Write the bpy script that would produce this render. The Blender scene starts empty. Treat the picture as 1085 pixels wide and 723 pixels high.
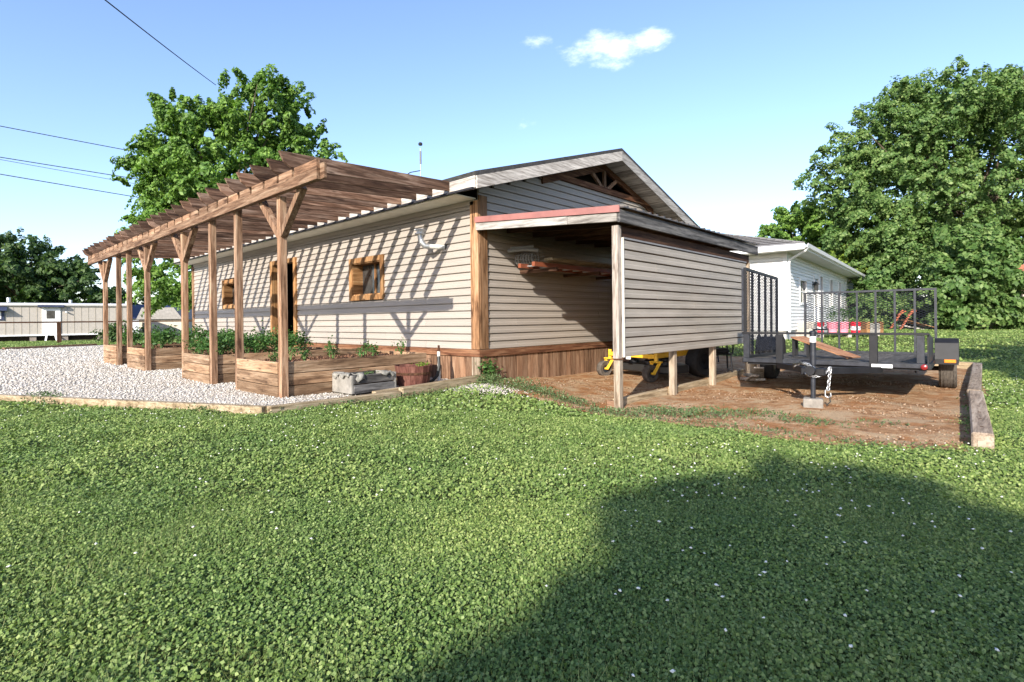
import bpy, math, random
import numpy as np
from mathutils import Vector, Matrix
random.seed(7); RNG=np.random.default_rng(11)
R=math.radians; pi=math.pi
S=bpy.context.scene
COL=S.collection
# ------------------------------------------------------------------ camera
cd=bpy.data.cameras.new('camera'); cam=bpy.data.objects.new('camera',cd); COL.objects.link(cam)
YAW=R(42.5); ROLL=R(0.65)
CAM=Vector((6.26,-6.05,1.0))
cam.matrix_world=Matrix.Translation(CAM)@Matrix.Rotation(YAW,4,'Z')@Matrix.Rotation(pi/2,4,'X')@Matrix.Rotation(-ROLL,4,'Z')
cd.sensor_width=36; cd.lens=36*570/1085; cd.shift_y=-22.5/1085; cd.clip_end=3000; cd.clip_start=.05
S.camera=cam
FWD=np.array([-math.sin(YAW),math.cos(YAW)]); RGT=np.array([math.cos(YAW),math.sin(YAW)])
# ------------------------------------------------------------------ light
EL=25.0; SD=Vector((-.366,.93,0)).normalized()
w=bpy.data.worlds.new('World'); S.world=w; w.use_nodes=True
nt=w.node_tree; bg=nt.nodes['Background']
sky=nt.nodes.new('ShaderNodeTexSky'); sky.sky_type='NISHITA'; sky.sun_disc=False
sky.sun_elevation=R(EL); sky.sun_rotation=math.atan2(-SD.x,-SD.y); sky.dust_density=.7; sky.air_density=1.0; sky.ozone_density=3.2
bg.inputs['Strength'].default_value=.145
# small fair-weather clouds in the sky itself, by direction
def wn(t,**k):
    n=nt.nodes.new(t)
    for a,b in k.items(): setattr(n,a,b)
    return n
def wl(a,b): nt.links.new(a,b)
def cam_dir(px,py):
    dx,dy=px-542.5,py-339
    c,s=math.cos(ROLL),math.sin(ROLL)
    X=(dx*c-dy*s)/570; Z=-(dx*s+dy*c)/570
    v=Vector((RGT[0]*X+FWD[0],RGT[1]*X+FWD[1],Z)); return v.normalized()
tc=wn('ShaderNodeTexCoord')
nz=wn('ShaderNodeTexNoise'); nz.inputs['Scale'].default_value=22; nz.inputs['Detail'].default_value=7; nz.inputs['Roughness'].default_value=.62
mpz=wn('ShaderNodeMapping'); mpz.inputs['Scale'].default_value=(1,1,2.2)
wl(tc.outputs['Generated'],mpz.inputs['Vector']); wl(mpz.outputs['Vector'],nz.inputs['Vector'])
acc=None
for (px,py,hw,hh,st) in [(645,52,.20,.075,1.0),(682,44,.12,.055,.85),(568,45,.07,.034,.6),(556,130,.07,.03,.35)]:
    d=cam_dir(px,py); r=d.cross(Vector((0,0,1))).normalized(); u=r.cross(d)
    def dot(vec,sc):
        n=wn('ShaderNodeVectorMath',operation='DOT_PRODUCT'); wl(tc.outputs['Generated'],n.inputs[0]); n.inputs[1].default_value=vec/sc; 
        q=wn('ShaderNodeMath',operation='POWER'); wl(n.outputs['Value'],q.inputs[0]); q.inputs[1].default_value=2
        a=wn('ShaderNodeMath',operation='MULTIPLY'); wl(n.outputs['Value'],a.inputs[0]); wl(n.outputs['Value'],a.inputs[1]); return a
    a=dot(r,hw*.5); b=dot(u,hh*.5)
    s=wn('ShaderNodeMath',operation='ADD'); wl(a.outputs[0],s.inputs[0]); wl(b.outputs[0],s.inputs[1])
    f=wn('ShaderNodeMapRange'); f.inputs['From Min'].default_value=1.0; f.inputs['From Max'].default_value=0; f.inputs['To Min'].default_value=0; f.inputs['To Max'].default_value=1; wl(s.outputs[0],f.inputs['Value'])
    fr=wn('ShaderNodeVectorMath',operation='DOT_PRODUCT'); wl(tc.outputs['Generated'],fr.inputs[0]); fr.inputs[1].default_value=d
    gt=wn('ShaderNodeMath',operation='GREATER_THAN'); wl(fr.outputs['Value'],gt.inputs[0]); gt.inputs[1].default_value=.5
    m=wn('ShaderNodeMath',operation='MULTIPLY'); wl(f.outputs[0],m.inputs[0]); wl(gt.outputs[0],m.inputs[1])
    m2=wn('ShaderNodeMath',operation='MULTIPLY'); wl(m.outputs[0],m2.inputs[0]); m2.inputs[1].default_value=st
    if acc is None: acc=m2.outputs[0]
    else:
        mm=wn('ShaderNodeMath',operation='MAXIMUM'); wl(acc,mm.inputs[0]); wl(m2.outputs[0],mm.inputs[1]); acc=mm.outputs[0]
# density = envelope + noise
ad=wn('ShaderNodeMath',operation='MULTIPLY_ADD'); wl(nz.outputs['Fac'],ad.inputs[0]); ad.inputs[1].default_value=2.2; ad.inputs[2].default_value=-1.38
sm=wn('ShaderNodeMath',operation='ADD'); wl(acc,sm.inputs[0]); wl(ad.outputs[0],sm.inputs[1])
en=wn('ShaderNodeMapRange',interpolation_type='SMOOTHSTEP'); wl(acc,en.inputs['Value']); en.inputs['From Min'].default_value=0; en.inputs['From Max'].default_value=.25
ma=wn('ShaderNodeMapRange',interpolation_type='SMOOTHSTEP'); wl(sm.outputs[0],ma.inputs['Value']); ma.inputs['From Min'].default_value=0.0; ma.inputs['From Max'].default_value=1.35; ma.inputs['To Max'].default_value=.58
mu=wn('ShaderNodeMath',operation='MULTIPLY'); wl(en.outputs[0],mu.inputs[0]); wl(ma.outputs[0],mu.inputs[1])
mx=wn('ShaderNodeMix',data_type='RGBA'); wl(mu.outputs[0],mx.inputs['Factor']); tint=wn('ShaderNodeMix',data_type='RGBA',blend_type='MULTIPLY'); tint.inputs['Factor'].default_value=1; wl(sky.outputs[0],tint.inputs['A']); tint.inputs['B'].default_value=(1.035,.965,1.0,1); wl(tint.outputs['Result'],mx.inputs['A']); mx.inputs['B'].default_value=(8.3,8.5,9.0,1)
wl(mx.outputs['Result'],bg.inputs['Color'])

sl=bpy.data.lights.new('sun','SUN'); sl.energy=4.1; sl.angle=R(.55); sl.color=(1,.93,.82)
sun=bpy.data.objects.new('sun',sl); COL.objects.link(sun)
ldir=Vector((SD.x*math.cos(R(EL)),SD.y*math.cos(R(EL)),-math.sin(R(EL))))
sun.rotation_euler=ldir.to_track_quat('-Z','Y').to_euler(); sun.location=(30,-60,40)
vs=S.view_settings; vs.view_transform='Standard'; vs.look='None'; vs.gamma=1; vs.exposure=1.2; vs.use_curve_mapping=False
S.cycles.max_bounces=6; S.cycles.transparent_max_bounces=8
# ------------------------------------------------------------------ object helpers
OFF={}
def setp(o,label=None,cat=None,group=None,kind=None):
    if label: o['label']=label
    if cat: o['category']=cat
    if group: o['group']=group
    if kind: o['kind']=kind
    return o
def thing(name,label,cat,loc=(0,0,0),rot=0,group=None,local=False):
    o=bpy.data.objects.new(name,None); COL.objects.link(o); o.location=loc; o.rotation_euler=(0,0,rot); o.empty_display_size=.2
    OFF[o.name]=Vector((0,0,0)) if local else Vector(loc)
    return setp(o,label,cat,group)
def tree_copy(o,parent=None):
    c=o.copy(); COL.objects.link(c)
    if parent: c.parent=parent
    OFF[c.name]=OFF.get(o.name,Vector((0,0,0)))
    for ch in list(o.children):
        tree_copy(ch,c)
    return c
class MB:
    def __init__(s): s.v=[]; s.f=[]
    def add(s,vs,fs):
        n=len(s.v); s.v+= [tuple(p) for p in vs]; s.f+=[tuple(i+n for i in f) for f in fs]; return s
    def box(s,x0,x1,y0,y1,z0,z1):
        return s.add([(x0,y0,z0),(x1,y0,z0),(x1,y1,z0),(x0,y1,z0),(x0,y0,z1),(x1,y0,z1),(x1,y1,z1),(x0,y1,z1)],
          [(3,2,1,0),(4,5,6,7),(0,1,5,4),(1,2,6,5),(2,3,7,6),(3,0,4,7)])
    def beam(s,a,b,wd,ht,up=(0,0,1)):
        a=Vector(a);b=Vector(b);d=(b-a).normalized();u=Vector(up)
        if abs(d.dot(u))>.98: u=Vector((0,1,0))
        r=d.cross(u).normalized();u=r.cross(d)
        r=r*wd/2;u=u*ht/2
        vs=[a-r-u,a+r-u,a+r+u,a-r+u,b-r-u,b+r-u,b+r+u,b-r+u]
        return s.add(vs,[(0,1,2,3),(7,6,5,4),(4,5,1,0),(5,6,2,1),(6,7,3,2),(7,4,0,3)])
    def tube(s,pts,r,n=8,cap=True):
        pts=[Vector(p) for p in pts]; k=len(pts); rs=r if isinstance(r,(list,tuple)) else [r]*k
        rings=[];ref=None
        for i,p in enumerate(pts):
            d=(pts[min(i+1,k-1)]-pts[max(i-1,0)]).normalized()
            if ref is None:
                ref=Vector((0,0,1)) if abs(d.z)<.9 else Vector((1,0,0))
            a=d.cross(ref).normalized(); b=a.cross(d).normalized(); ref=b
            rings.append([p+(a*math.cos(t)+b*math.sin(t))*rs[i] for t in [2*pi*j/n for j in range(n)]])
        vs=[q for rg in rings for q in rg]; fs=[]
        for i in range(k-1):
            for j in range(n):
                fs.append((i*n+j,i*n+(j+1)%n,(i+1)*n+(j+1)%n,(i+1)*n+j))
        if cap: fs.append(tuple(range(n))[::-1]); fs.append(tuple((k-1)*n+j for j in range(n)))
        return s.add(vs,fs)
    def lathe(s,prof,c,axis=(0,0,1),n=24,closed=False):
        ax=Vector(axis).normalized(); a=ax.orthogonal().normalized(); b=ax.cross(a); c=Vector(c); vs=[];fs=[];k=len(prof)
        for j in range(n):
            t=2*pi*j/n; d=a*math.cos(t)+b*math.sin(t)
            vs+=[c+d*r+ax*h for r,h in prof]
        for j in range(n):
            jn=(j+1)%n
            for i in range(k-1+(1 if closed else 0)):
                i2=(i+1)%k
                fs.append((j*k+i,jn*k+i,jn*k+i2,j*k+i2))
        if not closed:
            if prof[0][0]>1e-5: fs.append(tuple(j*k for j in range(n))[::-1])
            if prof[-1][0]>1e-5: fs.append(tuple(j*k+k-1 for j in range(n)))
        return s.add(vs,fs)
    def prism(s,poly,axis,a,b):
        # poly: 2-tuples in the plane normal to axis
        def P(u,v,t):
            return (t,u,v) if axis=='x' else (u,t,v) if axis=='y' else (u,v,t)
        n=len(poly); vs=[P(u,v,a) for u,v in poly]+[P(u,v,b) for u,v in poly]
        fs=[tuple(range(n))[::-1],tuple(range(n,2*n))]+[(i,(i+1)%n,n+(i+1)%n,n+i) for i in range(n)]
        return s.add(vs,fs)
    def sphere(s,c,r,n=10,sc=(1,1,1)):
        m=n//2; prof=[(r*math.sin(pi*i/m),-r*math.cos(pi*i/m)) for i in range(m+1)]
        prof[0]=(0,prof[0][1]);prof[-1]=(0,prof[-1][1])
        k=len(s.v); s.lathe(prof,(0,0,0),n=n)
        s.v[k:]=[(c[0]+p[0]*sc[0],c[1]+p[1]*sc[1],c[2]+p[2]*sc[2]) for p in s.v[k:]]
        return s
    def build(s,name,mat,parent=None,label=None,cat=None,group=None,kind=None,smooth=False,bevel=0):
        off=OFF.get(parent.name,Vector((0,0,0))) if parent else Vector((0,0,0))
        me=bpy.data.meshes.new(name)
        me.from_pydata([(p[0]-off.x,p[1]-off.y,p[2]-off.z) for p in s.v],[],s.f)
        me.materials.append(mat)
        import bmesh
        bm=bmesh.new(); bm.from_mesh(me); bmesh.ops.recalc_face_normals(bm,faces=bm.faces); bm.to_mesh(me); bm.free()
        if smooth:
            me.polygons.foreach_set('use_smooth',[True]*len(me.polygons))
            try: me.set_sharp_from_angle(angle=R(40))
            except Exception: pass
        o=bpy.data.objects.new(name,me); COL.objects.link(o)
        if parent: o.parent=parent; OFF[o.name]=off
        if bevel:
            m=o.modifiers.new('bevel','BEVEL'); m.width=bevel; m.segments=1; m.limit_method='ANGLE'; m.angle_limit=R(50)
        return setp(o,label,cat,group,kind)
def np_mesh(name,verts,nper,mat,parent=None,smooth=False,**k):
    """verts (N*nper,3) -> N polygons of nper corners."""
    off=OFF.get(parent.name,Vector((0,0,0))) if parent else Vector((0,0,0))
    v=np.asarray(verts,dtype=np.float32)-np.array(off,dtype=np.float32)
    n=len(v)//nper
    me=bpy.data.meshes.new(name)
    me.vertices.add(len(v)); me.vertices.foreach_set('co',v.ravel())
    me.loops.add(len(v)); me.loops.foreach_set('vertex_index',np.arange(len(v),dtype=np.int32))
    me.polygons.add(n); me.polygons.foreach_set('loop_start',np.arange(n,dtype=np.int32)*nper)
    me.update(calc_edges=True); me.materials.append(mat)
    o=bpy.data.objects.new(name,me); COL.objects.link(o)
    if parent: o.parent=parent; OFF[o.name]=off
    return setp(o,k.get('label'),k.get('cat'),k.get('group'),k.get('kind'))
def grid_mesh(name,X,Y,Z,mat,mask=None,smooth=True,**k):
    ny,nx=X.shape
    idx=np.arange(nx*ny).reshape(ny,nx)
    q=np.stack([idx[:-1,:-1],idx[:-1,1:],idx[1:,1:],idx[1:,:-1]],-1).reshape(-1,4)
    if mask is not None: q=q[mask[:-1,:-1].ravel()]
    V=np.stack([X,Y,Z],-1).reshape(-1,3)
    u,inv=np.unique(q.ravel(),return_inverse=True); V=V[u]; q=inv.reshape(-1,4)
    me=bpy.data.meshes.new(name); me.vertices.add(len(V)); me.vertices.foreach_set('co',V.astype(np.float32).ravel())
    me.loops.add(q.size); me.loops.foreach_set('vertex_index',q.astype(np.int32).ravel())
    me.polygons.add(len(q)); me.polygons.foreach_set('loop_start',np.arange(len(q),dtype=np.int32)*4)
    if smooth: me.polygons.foreach_set('use_smooth',np.ones(len(q),dtype=bool))
    me.update(calc_edges=True); me.materials.append(mat)
    o=bpy.data.objects.new(name,me); COL.objects.link(o)
    return setp(o,k.get('label'),k.get('cat'),k.get('group'),k.get('kind'))
# ------------------------------------------------------------------ materials
class NM:
    def __init__(s,name):
        s.m=bpy.data.materials.new(name); s.m.use_nodes=True; s.t=s.m.node_tree; s.p=s.t.nodes['Principled BSDF']; s.out=s.t.nodes['Material Output']
    def n(s,t,**k):
        x=s.t.nodes.new(t)
        for a,b in k.items():
            if a in ('inp',):
                for i,v in b.items(): x.inputs[i].default_value=v
            else: setattr(x,a,b)
        return x
    def l(s,a,b): s.t.links.new(a,b)
    def ramp(s,fac,stops):
        r=s.n('ShaderNodeValToRGB'); e=r.color_ramp.elements
        while len(e)<len(stops): e.new(.5)
        for i,(p,c) in enumerate(stops): e[i].position=p; e[i].color=tuple(c)+(1,) if len(c)==3 else c
        s.l(fac,r.inputs['Fac']); return r.outputs['Color']
    def mix(s,f,a,b,mode='MIX'):
        x=s.n('ShaderNodeMix',data_type='RGBA',blend_type=mode)
        for sock,v in (('Factor',f),('A',a),('B',b)):
            if isinstance(v,(int,float)): x.inputs[sock].default_value=v
            elif isinstance(v,tuple): x.inputs[sock].default_value=v+(1,) if len(v)==3 else v
            else: s.l(v,x.inputs[sock])
        return x.outputs['Result']
    def coord(s,scale=(1,1,1),rnd=0.0,out='Object'):
        tcn=s.n('ShaderNodeTexCoord'); mp=s.n('ShaderNodeMapping'); mp.inputs['Scale'].default_value=scale
        s.l(tcn.outputs[out],mp.inputs['Vector'])
        if rnd:
            oi=s.n('ShaderNodeObjectInfo'); ge=s.n('ShaderNodeNewGeometry')
            ad=s.n('ShaderNodeMath',operation='ADD'); s.l(oi.outputs['Random'],ad.inputs[0]); s.l(ge.outputs['Random Per Island'],ad.inputs[1])
            mu=s.n('ShaderNodeMath',operation='MULTIPLY'); s.l(ad.outputs[0],mu.inputs[0]); mu.inputs[1].default_value=rnd
            s.l(mu.outputs[0],mp.inputs['Location'])
            s.isl=ad.outputs[0]
        return mp.outputs['Vector']
    def noise(s,vec,scale,detail=4,rough=.55,dist=0):
        x=s.n('ShaderNodeTexNoise'); x.inputs['Scale'].default_value=scale; x.inputs['Detail'].default_value=detail; x.inputs['Roughness'].default_value=rough; x.inputs['Distortion'].default_value=dist
        if vec is not None: s.l(vec,x.inputs['Vector'])
        return x.outputs['Fac']
    def bump(s,h,strength=.3,dist=.01):
        b=s.n('ShaderNodeBump'); b.inputs['Strength'].default_value=strength; b.inputs['Distance'].default_value=dist
        s.l(h,b.inputs['Height']); s.l(b.outputs['Normal'],s.p.inputs['Normal'])
    def base(s,c,rough=.7,spec=.3,metal=0):
        if isinstance(c,tuple): s.p.inputs['Base Color'].default_value=c+(1,)
        else: s.l(c,s.p.inputs['Base Color'])
        s.p.inputs['Roughness'].default_value=rough; s.p.inputs['Specular IOR Level'].default_value=spec; s.p.inputs['Metallic'].default_value=metal
        return s
def wood(name,dark,mid,light,axis,rough=.8,knots=.0,streak=1.0,spread=1.0):
    M=NM(name); st={'x':(1.2,16,16),'y':(16,1.2,16),'z':(16,16,1.2)}[axis]
    v=M.coord(st,37.0)
    g=M.noise(v,1.0,6,.65,.6)
    v2=M.coord((1.3,1.3,1.3),53.0); b=M.noise(v2,1.6,4,.6)
    c=M.ramp(g,[(.36,dark),(.48,mid),(.64,light)])
    c=M.mix(M.ramp(b,[(.40,(0,0,0)),(.75,(streak*.7,)*3)]),c,mid)
    gf=M.noise(M.coord(tuple(q*3.2 for q in st),17.0),1.0,4,.7); c=M.mix(1.0,c,M.ramp(gf,[(.36,(.62,.60,.58)),(.52,(1,1,1)),(.7,(1.14,1.12,1.1))]),'MULTIPLY')
    # per board tint
    fr=M.n('ShaderNodeMath',operation='FRACT'); mu=M.n('ShaderNodeMath',operation='MULTIPLY'); M.l(M.isl,mu.inputs[0]); mu.inputs[1].default_value=7.31; M.l(mu.outputs[0],fr.inputs[0])
    t=M.ramp(fr.outputs[0],[(0,(1-.28*spread,1-.30*spread,1-.32*spread)),(.5,(1,1,1)),(1,(1+.22*spread,1+.18*spread,1+.14*spread))])
    c=M.mix(1.0,c,t,'MULTIPLY')
    if knots:
        vk=M.coord({'x':(3,14,14),'y':(14,3,14),'z':(14,14,3)}[axis],21.0)
        vo=M.n('ShaderNodeTexVoronoi',inp={'Scale':.8}); M.l(vk,vo.inputs['Vector'])
        kf=M.ramp(vo.outputs['Distance'],[(.05,(knots,)*3),(.16,(0,0,0))])
        c=M.mix(kf,c,(.035,.018,.01))
    M.base(c,rough,.2); M.bump(g,.35,.004); return M.m
WG={}
def W(kind,axis):
    k=kind+axis
    if k not in WG:
        P={'pergola':((.060,.030,.017),(.225,.132,.080),(.40,.285,.195)),
           'rafter':((.035,.020,.014),(.125,.072,.048),(.29,.205,.155)),
           'bed':((.075,.042,.024),(.235,.150,.090),(.38,.275,.185)),
           'trim':((.05,.022,.010),(.26,.145,.075),(.42,.28,.175)),
           'band':((.045,.018,.010),(.135,.058,.030),(.27,.15,.085)),
           'skirt':((.085,.045,.027),(.20,.115,.070),(.31,.21,.14)),
           'post':((.14,.098,.064),(.30,.24,.175),(.43,.37,.295)),
           'treated':((.12,.085,.048),(.27,.21,.13),(.40,.33,.23)),
           'white':((.17,.155,.14),(.36,.345,.325),(.49,.475,.45)),
           'grey':((.03,.029,.03),(.095,.093,.094),(.21,.205,.20)),
           'brown':((.022,.010,.006),(.060,.028,.016),(.12,.066,.040)),
           'ply':((.20,.085,.04),(.34,.165,.085),(.43,.25,.15)),
           'tub':((.04,.014,.011),(.13,.050,.038),(.21,.10,.075)),
           'frame':((.12,.052,.018),(.28,.145,.06),(.42,.27,.14))}[kind]
        WG[k]=wood(kind+'_wood_'+axis,*P,axis,knots=.8 if kind in('pergola','rafter','post','trim','bed','treated') else 0,spread={'rafter':2.2,'bed':1.7}.get(kind,1.25))
    return WG[k]
def plain(name,c,rough=.6,spec=.35,metal=0,var=.12,scale=6,bump=0):
    M=NM(name); v=M.coord((1,1,1),13.0); f=M.noise(v,scale,5,.6)
    lo=tuple(x*(1-var) for x in c); hi=tuple(min(1,x*(1+var)) for x in c)
    M.base(M.ramp(f,[(.3,lo),(.7,hi)]),rough,spec,metal)
    if bump: M.bump(f,bump,.01)
    return M.m
def siding_mat(name,c,stain=.10):
    M=NM(name); v=M.coord((.35,.35,3.0)); f=M.noise(v,2.2,5,.6); v2=M.coord((3,3,30)); g=M.noise(v2,6,3,.5)
    a=M.ramp(f,[(.3,tuple(x*(1-stain) for x in c)),(.6,c)])
    ge=M.n('ShaderNodeNewGeometry'); t=M.ramp(ge.outputs['Random Per Island'],[(0,(.95,.95,.95)),(1,(1.04,1.035,1.03))])
    M.base(M.mix(1.0,a,t,'MULTIPLY'),.5,.35); M.bump(g,.12,.002); return M.m
TAN=siding_mat('tan_vinyl',(.340,.302,.264)); TAN2=siding_mat('tan_vinyl_aged',(.325,.288,.243),.28)
WHITEV=siding_mat('white_vinyl',(.76,.76,.75),.07)
SOFFIT=plain('cream_soffit',(.74,.72,.62),.6); 
BLACKM=plain('black_steel',(.010,.010,.012),.5,.3,0,.4,9); GREYM=plain('worn_black_steel',(.022,.024,.031),.45,.45,.2,.5,14)
GALV=plain('galvanised',(.50,.51,.52),.42,.5,.75,.2,12); RUBBER=plain('rubber',(.022,.022,.023),.8,.3,0,.3,20); RUBBERD=plain('dusty_rubber',(.085,.072,.06),.9,.2,0,.4,14)
YEL=plain('yellow_enamel',(.80,.47,.04),.38,.5,0,.12,7); ENG=plain('engine_black',(.02,.02,.02),.5,.5); 
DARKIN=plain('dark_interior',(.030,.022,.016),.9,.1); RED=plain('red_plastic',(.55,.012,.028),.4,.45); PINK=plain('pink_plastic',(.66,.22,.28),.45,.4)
CONC=plain('concrete',(.22,.20,.175),.9,.2,0,.3,12,.3); CONCG=plain('grey_planter',(.24,.225,.20),.9,.2,0,.3,9,.3); REDF=plain('red_flashing',(.29,.125,.11),.5,.4,0,.18,4)
WHITEP=plain('white_paint',(.72,.72,.71),.5,.4,0,.06); AMBER=plain('amber_lens',(.75,.20,.01),.25,.6); REDL=plain('red_lens',(.20,.012,.012),.25,.6)
PVC=plain('pvc_pipe',(.62,.60,.55),.5,.4); HOSE=plain('black_hose',(.03,.032,.03),.5,.4); ORANGE=plain('orange_rail',(.21,.062,.03),.5,.4); TWIRE=plain('grey_wire',(.20,.20,.19),.6,.4,.4)
NAVY=plain('navy_metal',(.02,.026,.075),.5,.4); ROOFG=plain('grey_shingle',(.21,.20,.19),.9,.2,0,.35,18,.3); SHING=plain('dark_shingle',(.055,.053,.052),.9,.2,0,.4,18,.4)
CABLE=plain('cable_black',(.025,.025,.03),.7,.2); BEIGE=plain('beige_wall',(.40,.365,.32),.8,.2,0,.08); BRICKR=plain('red_roof',(.36,.13,.08),.9,.2,0,.2); TRIMN=plain('navy_trim',(.035,.045,.085),.6,.3)
PALE=plain('pale_grey',(.42,.435,.48),.6,.3,0,.06); RAG=plain('rag_cloth',(.22,.21,.185),.95,.1,0,.35,22); BARKM=None
def glass_mat():
    M=NM('dark_glass'); v=M.coord((1,1,1)); f=M.noise(v,5,3)
    M.base(M.ramp(f,[(.3,(.018,.018,.02)),(.75,(.07,.068,.062))]),.08,.6); return M.m
GLASS=glass_mat()
def bark():
    M=NM('bark'); v=M.coord((6,6,1.5),9.0); f=M.noise(v,2,6,.7)
    M.base(M.ramp(f,[(.3,(.035,.026,.02)),(.7,(.16,.125,.095))]),.9,.15); M.bump(f,.6,.03); return M.m
BARKM=bark()
def leaf_mat(name,a,b,c,trans=.35,sc=.5,rough=.55):
    M=NM(name); ge=M.n('ShaderNodeNewGeometry'); v=M.coord((1,1,1)); f=M.noise(v,sc,3,.6)
    col=M.ramp(ge.outputs['Random Per Island'],[(0,a),(.55,b),(1,c)])
    t=M.ramp(f,[(.35,(.80,.86,.78)),(.65,(1.18,1.10,1.0))]); col=M.mix(1.0,col,t,'MULTIPLY')
    M.base(col,rough,.3)
    tr=M.n('ShaderNodeBsdfTranslucent'); br=M.mix(1.0,col,(1.2,1.35,.6),'MULTIPLY'); M.l(br,tr.inputs['Color'])
    ms=M.n('ShaderNodeMixShader'); ms.inputs['Fac'].default_value=trans
    M.l(M.p.outputs[0],ms.inputs[1]); M.l(tr.outputs[0],ms.inputs[2]); M.l(ms.outputs[0],M.out.inputs['Surface']); return M.m
LEAF_A=leaf_mat('leaf_bright',(.055,.125,.022),(.115,.220,.040),(.21,.34,.075))
LEAF_B=leaf_mat('leaf_maple',(.050,.108,.028),(.105,.190,.052),(.205,.290,.105))
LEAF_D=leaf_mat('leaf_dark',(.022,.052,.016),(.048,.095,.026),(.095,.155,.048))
LEAF_Y=leaf_mat('leaf_lime',(.08,.145,.02),(.17,.25,.04),(.28,.36,.075))
LEAF_G=leaf_mat('leaf_garden',(.030,.085,.022),(.060,.140,.035),(.110,.210,.060),.3,3)
CLOVER=leaf_mat('clover_leaf',(.070,.122,.030),(.150,.228,.058),(.290,.360,.135),.25,.9)
BLADE=leaf_mat('grass_blade',(.085,.142,.035),(.165,.228,.066),(.31,.34,.15),.25,.7)
WEEDM=leaf_mat('weed_leaf',(.055,.100,.035),(.105,.160,.070),(.16,.22,.11),.3,2)
FLOWER=plain('clover_flower',(.70,.69,.62),.8,.2,0,.12,30)
# ------------------------------------------------------------------ terrain
CP=np.array([(0,0,0),(-.74,-2.92,0),(-3,0,0),(-5,-3,0),(-12,-3,0),(-12,0,0),(-4,-5.4,-.01),(.4,-3.5,-.02),(-25,-3,0),(-40,0,-.1),(-15,-12,-.02),
 (2.57,0,-.18),(2.57,1.6,-.18),(2.57,3,-.175),(2.57,4.8,-.12),(1,2.5,-.1),(4.5,2,-.1),(6.1,0,-.1),(6,4,-.1),(6,8,-.08),(6.26,-6,-.1),(4,-2.5,-.1),(1,-2,-.06),(3,-12,-.1),
 (0,13,.22),(1.5,13,.2),(5,13,.02),(0,25,.3),(12,14,.08),(20,30,.26),(10,30,.25),(30,20,.26),(-60,60,0),(60,60,.3),(40,-40,0),(-40,-40,0),(2,18,.22)])
def tz(x,y):
    x=np.asarray(x,dtype=float);y=np.asarray(y,dtype=float); num=np.zeros(np.broadcast(x,y).shape);den=num.copy()
    for cx,cy,cz in CP:
        wgt=1/((x-cx)**2+(y-cy)**2+.35)**1.5
        num=num+wgt*cz;den=den+wgt
    return num/den
def TZ(x,y): return float(tz(x,y))
def vnoise(x,y,sc,seed=0):
    """cheap smooth value noise for masks"""
    r=np.random.default_rng(seed); out=0
    for k in range(5):
        a=r.uniform(0,2*pi,4); f=sc*(1.9**k); ph=r.uniform(0,6.28,4)
        out=out+sum(np.sin(f*(x*np.cos(t)+y*np.sin(t))+p) for t,p in zip(a,ph))/4*(.6**k)
    return out
xs=np.concatenate([[-900,-400,-200,-120,-80,-60,-45],np.arange(-36,-16,1.0),np.arange(-16,12,.25),np.arange(12,40,1.),[40,50,65,90,130,200,400,900]])
ys=np.concatenate([[-600,-200,-80,-40,-25],np.arange(-18,-8,1.),np.arange(-8,14,.25),np.arange(14,45,1.),[45,55,70,90,130,200,400,900]])
X,Y=np.meshgrid(xs,ys); Z=tz(X,Y)
def lawn_mat():
    M=NM('lawn_soil'); v=M.coord((1,1,1)); f=M.noise(v,.35,5,.6); g=M.noise(v,9,6,.7); h=M.noise(v,60,3,.7)
    c=M.ramp(g,[(.3,(.045,.060,.020)),(.5,(.085,.110,.036)),(.72,(.14,.160,.062))])
    c2=M.ramp(f,[(.35,(.85,.95,.8)),(.65,(1.15,1.06,1.0))]); c=M.mix(1.0,c,c2,'MULTIPLY')
    M.base(c,.95,.1); mxn=M.n('ShaderNodeMath',operation='ADD'); M.l(g,mxn.inputs[0]); M.l(h,mxn.inputs[1]); M.bump(mxn.outputs[0],.9,.05); return M.m
grid_mesh('lawn',X,Y,Z,lawn_mat(),kind='structure')
# gravel
GEDGE=[(.12,-.02),(.30,-3.52),(-3.66,-5.45),(-14,-10.5),(-24.0,-15.5),(-24.0,-3.98),(-25.6,-.2),(-26,6),(-13.7,6),(-13.7,-.01)]
def inpoly(x,y,poly):
    r=np.zeros(np.shape(x),bool); n=len(poly)
    for i in range(n):
        x0,y0=poly[i];x1,y1=poly[(i+1)%n]
        c=((y0>y)!=(y1>y))&(x<(x1-x0)*(y-y0)/(y1-y0+1e-12)+x0); r^=c
    return r
def gravel_mat():
    M=NM('white_gravel'); v=M.coord((1,1,1)); vo=M.n('ShaderNodeTexVoronoi',inp={'Scale':34,'Randomness':1}); M.l(v,vo.inputs['Vector'])
    c=M.ramp(vo.outputs['Color'],[(.15,(.48,.44,.38)),(.5,(.60,.56,.50)),(.9,(.68,.65,.60))])
    d=M.ramp(vo.outputs['Distance'],[(.35,(1,1,1)),(.95,(.55,.52,.48))]); f=M.noise(v,.9,4); e=M.ramp(f,[(.35,(.86,.83,.78)),(.6,(1,1,1))])
    c=M.mix(1.0,c,d,'MULTIPLY'); c=M.mix(1.0,c,e,'MULTIPLY'); M.base(c,.9,.2)
    iv=M.n('ShaderNodeMath',operation='SUBTRACT'); iv.inputs[0].default_value=1; M.l(vo.outputs['Distance'],iv.inputs[1]); M.bump(iv.outputs[0],1.0,.02); return M.m
gx,gy=np.meshgrid(np.arange(-27,.6,.12),np.arange(-16,6.2,.12))
gm=inpoly(gx+.06,gy+.06,GEDGE)
grid_mesh('gravel',gx,gy,tz(gx,gy)+.016,gravel_mat(),gm,kind='structure')
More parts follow.
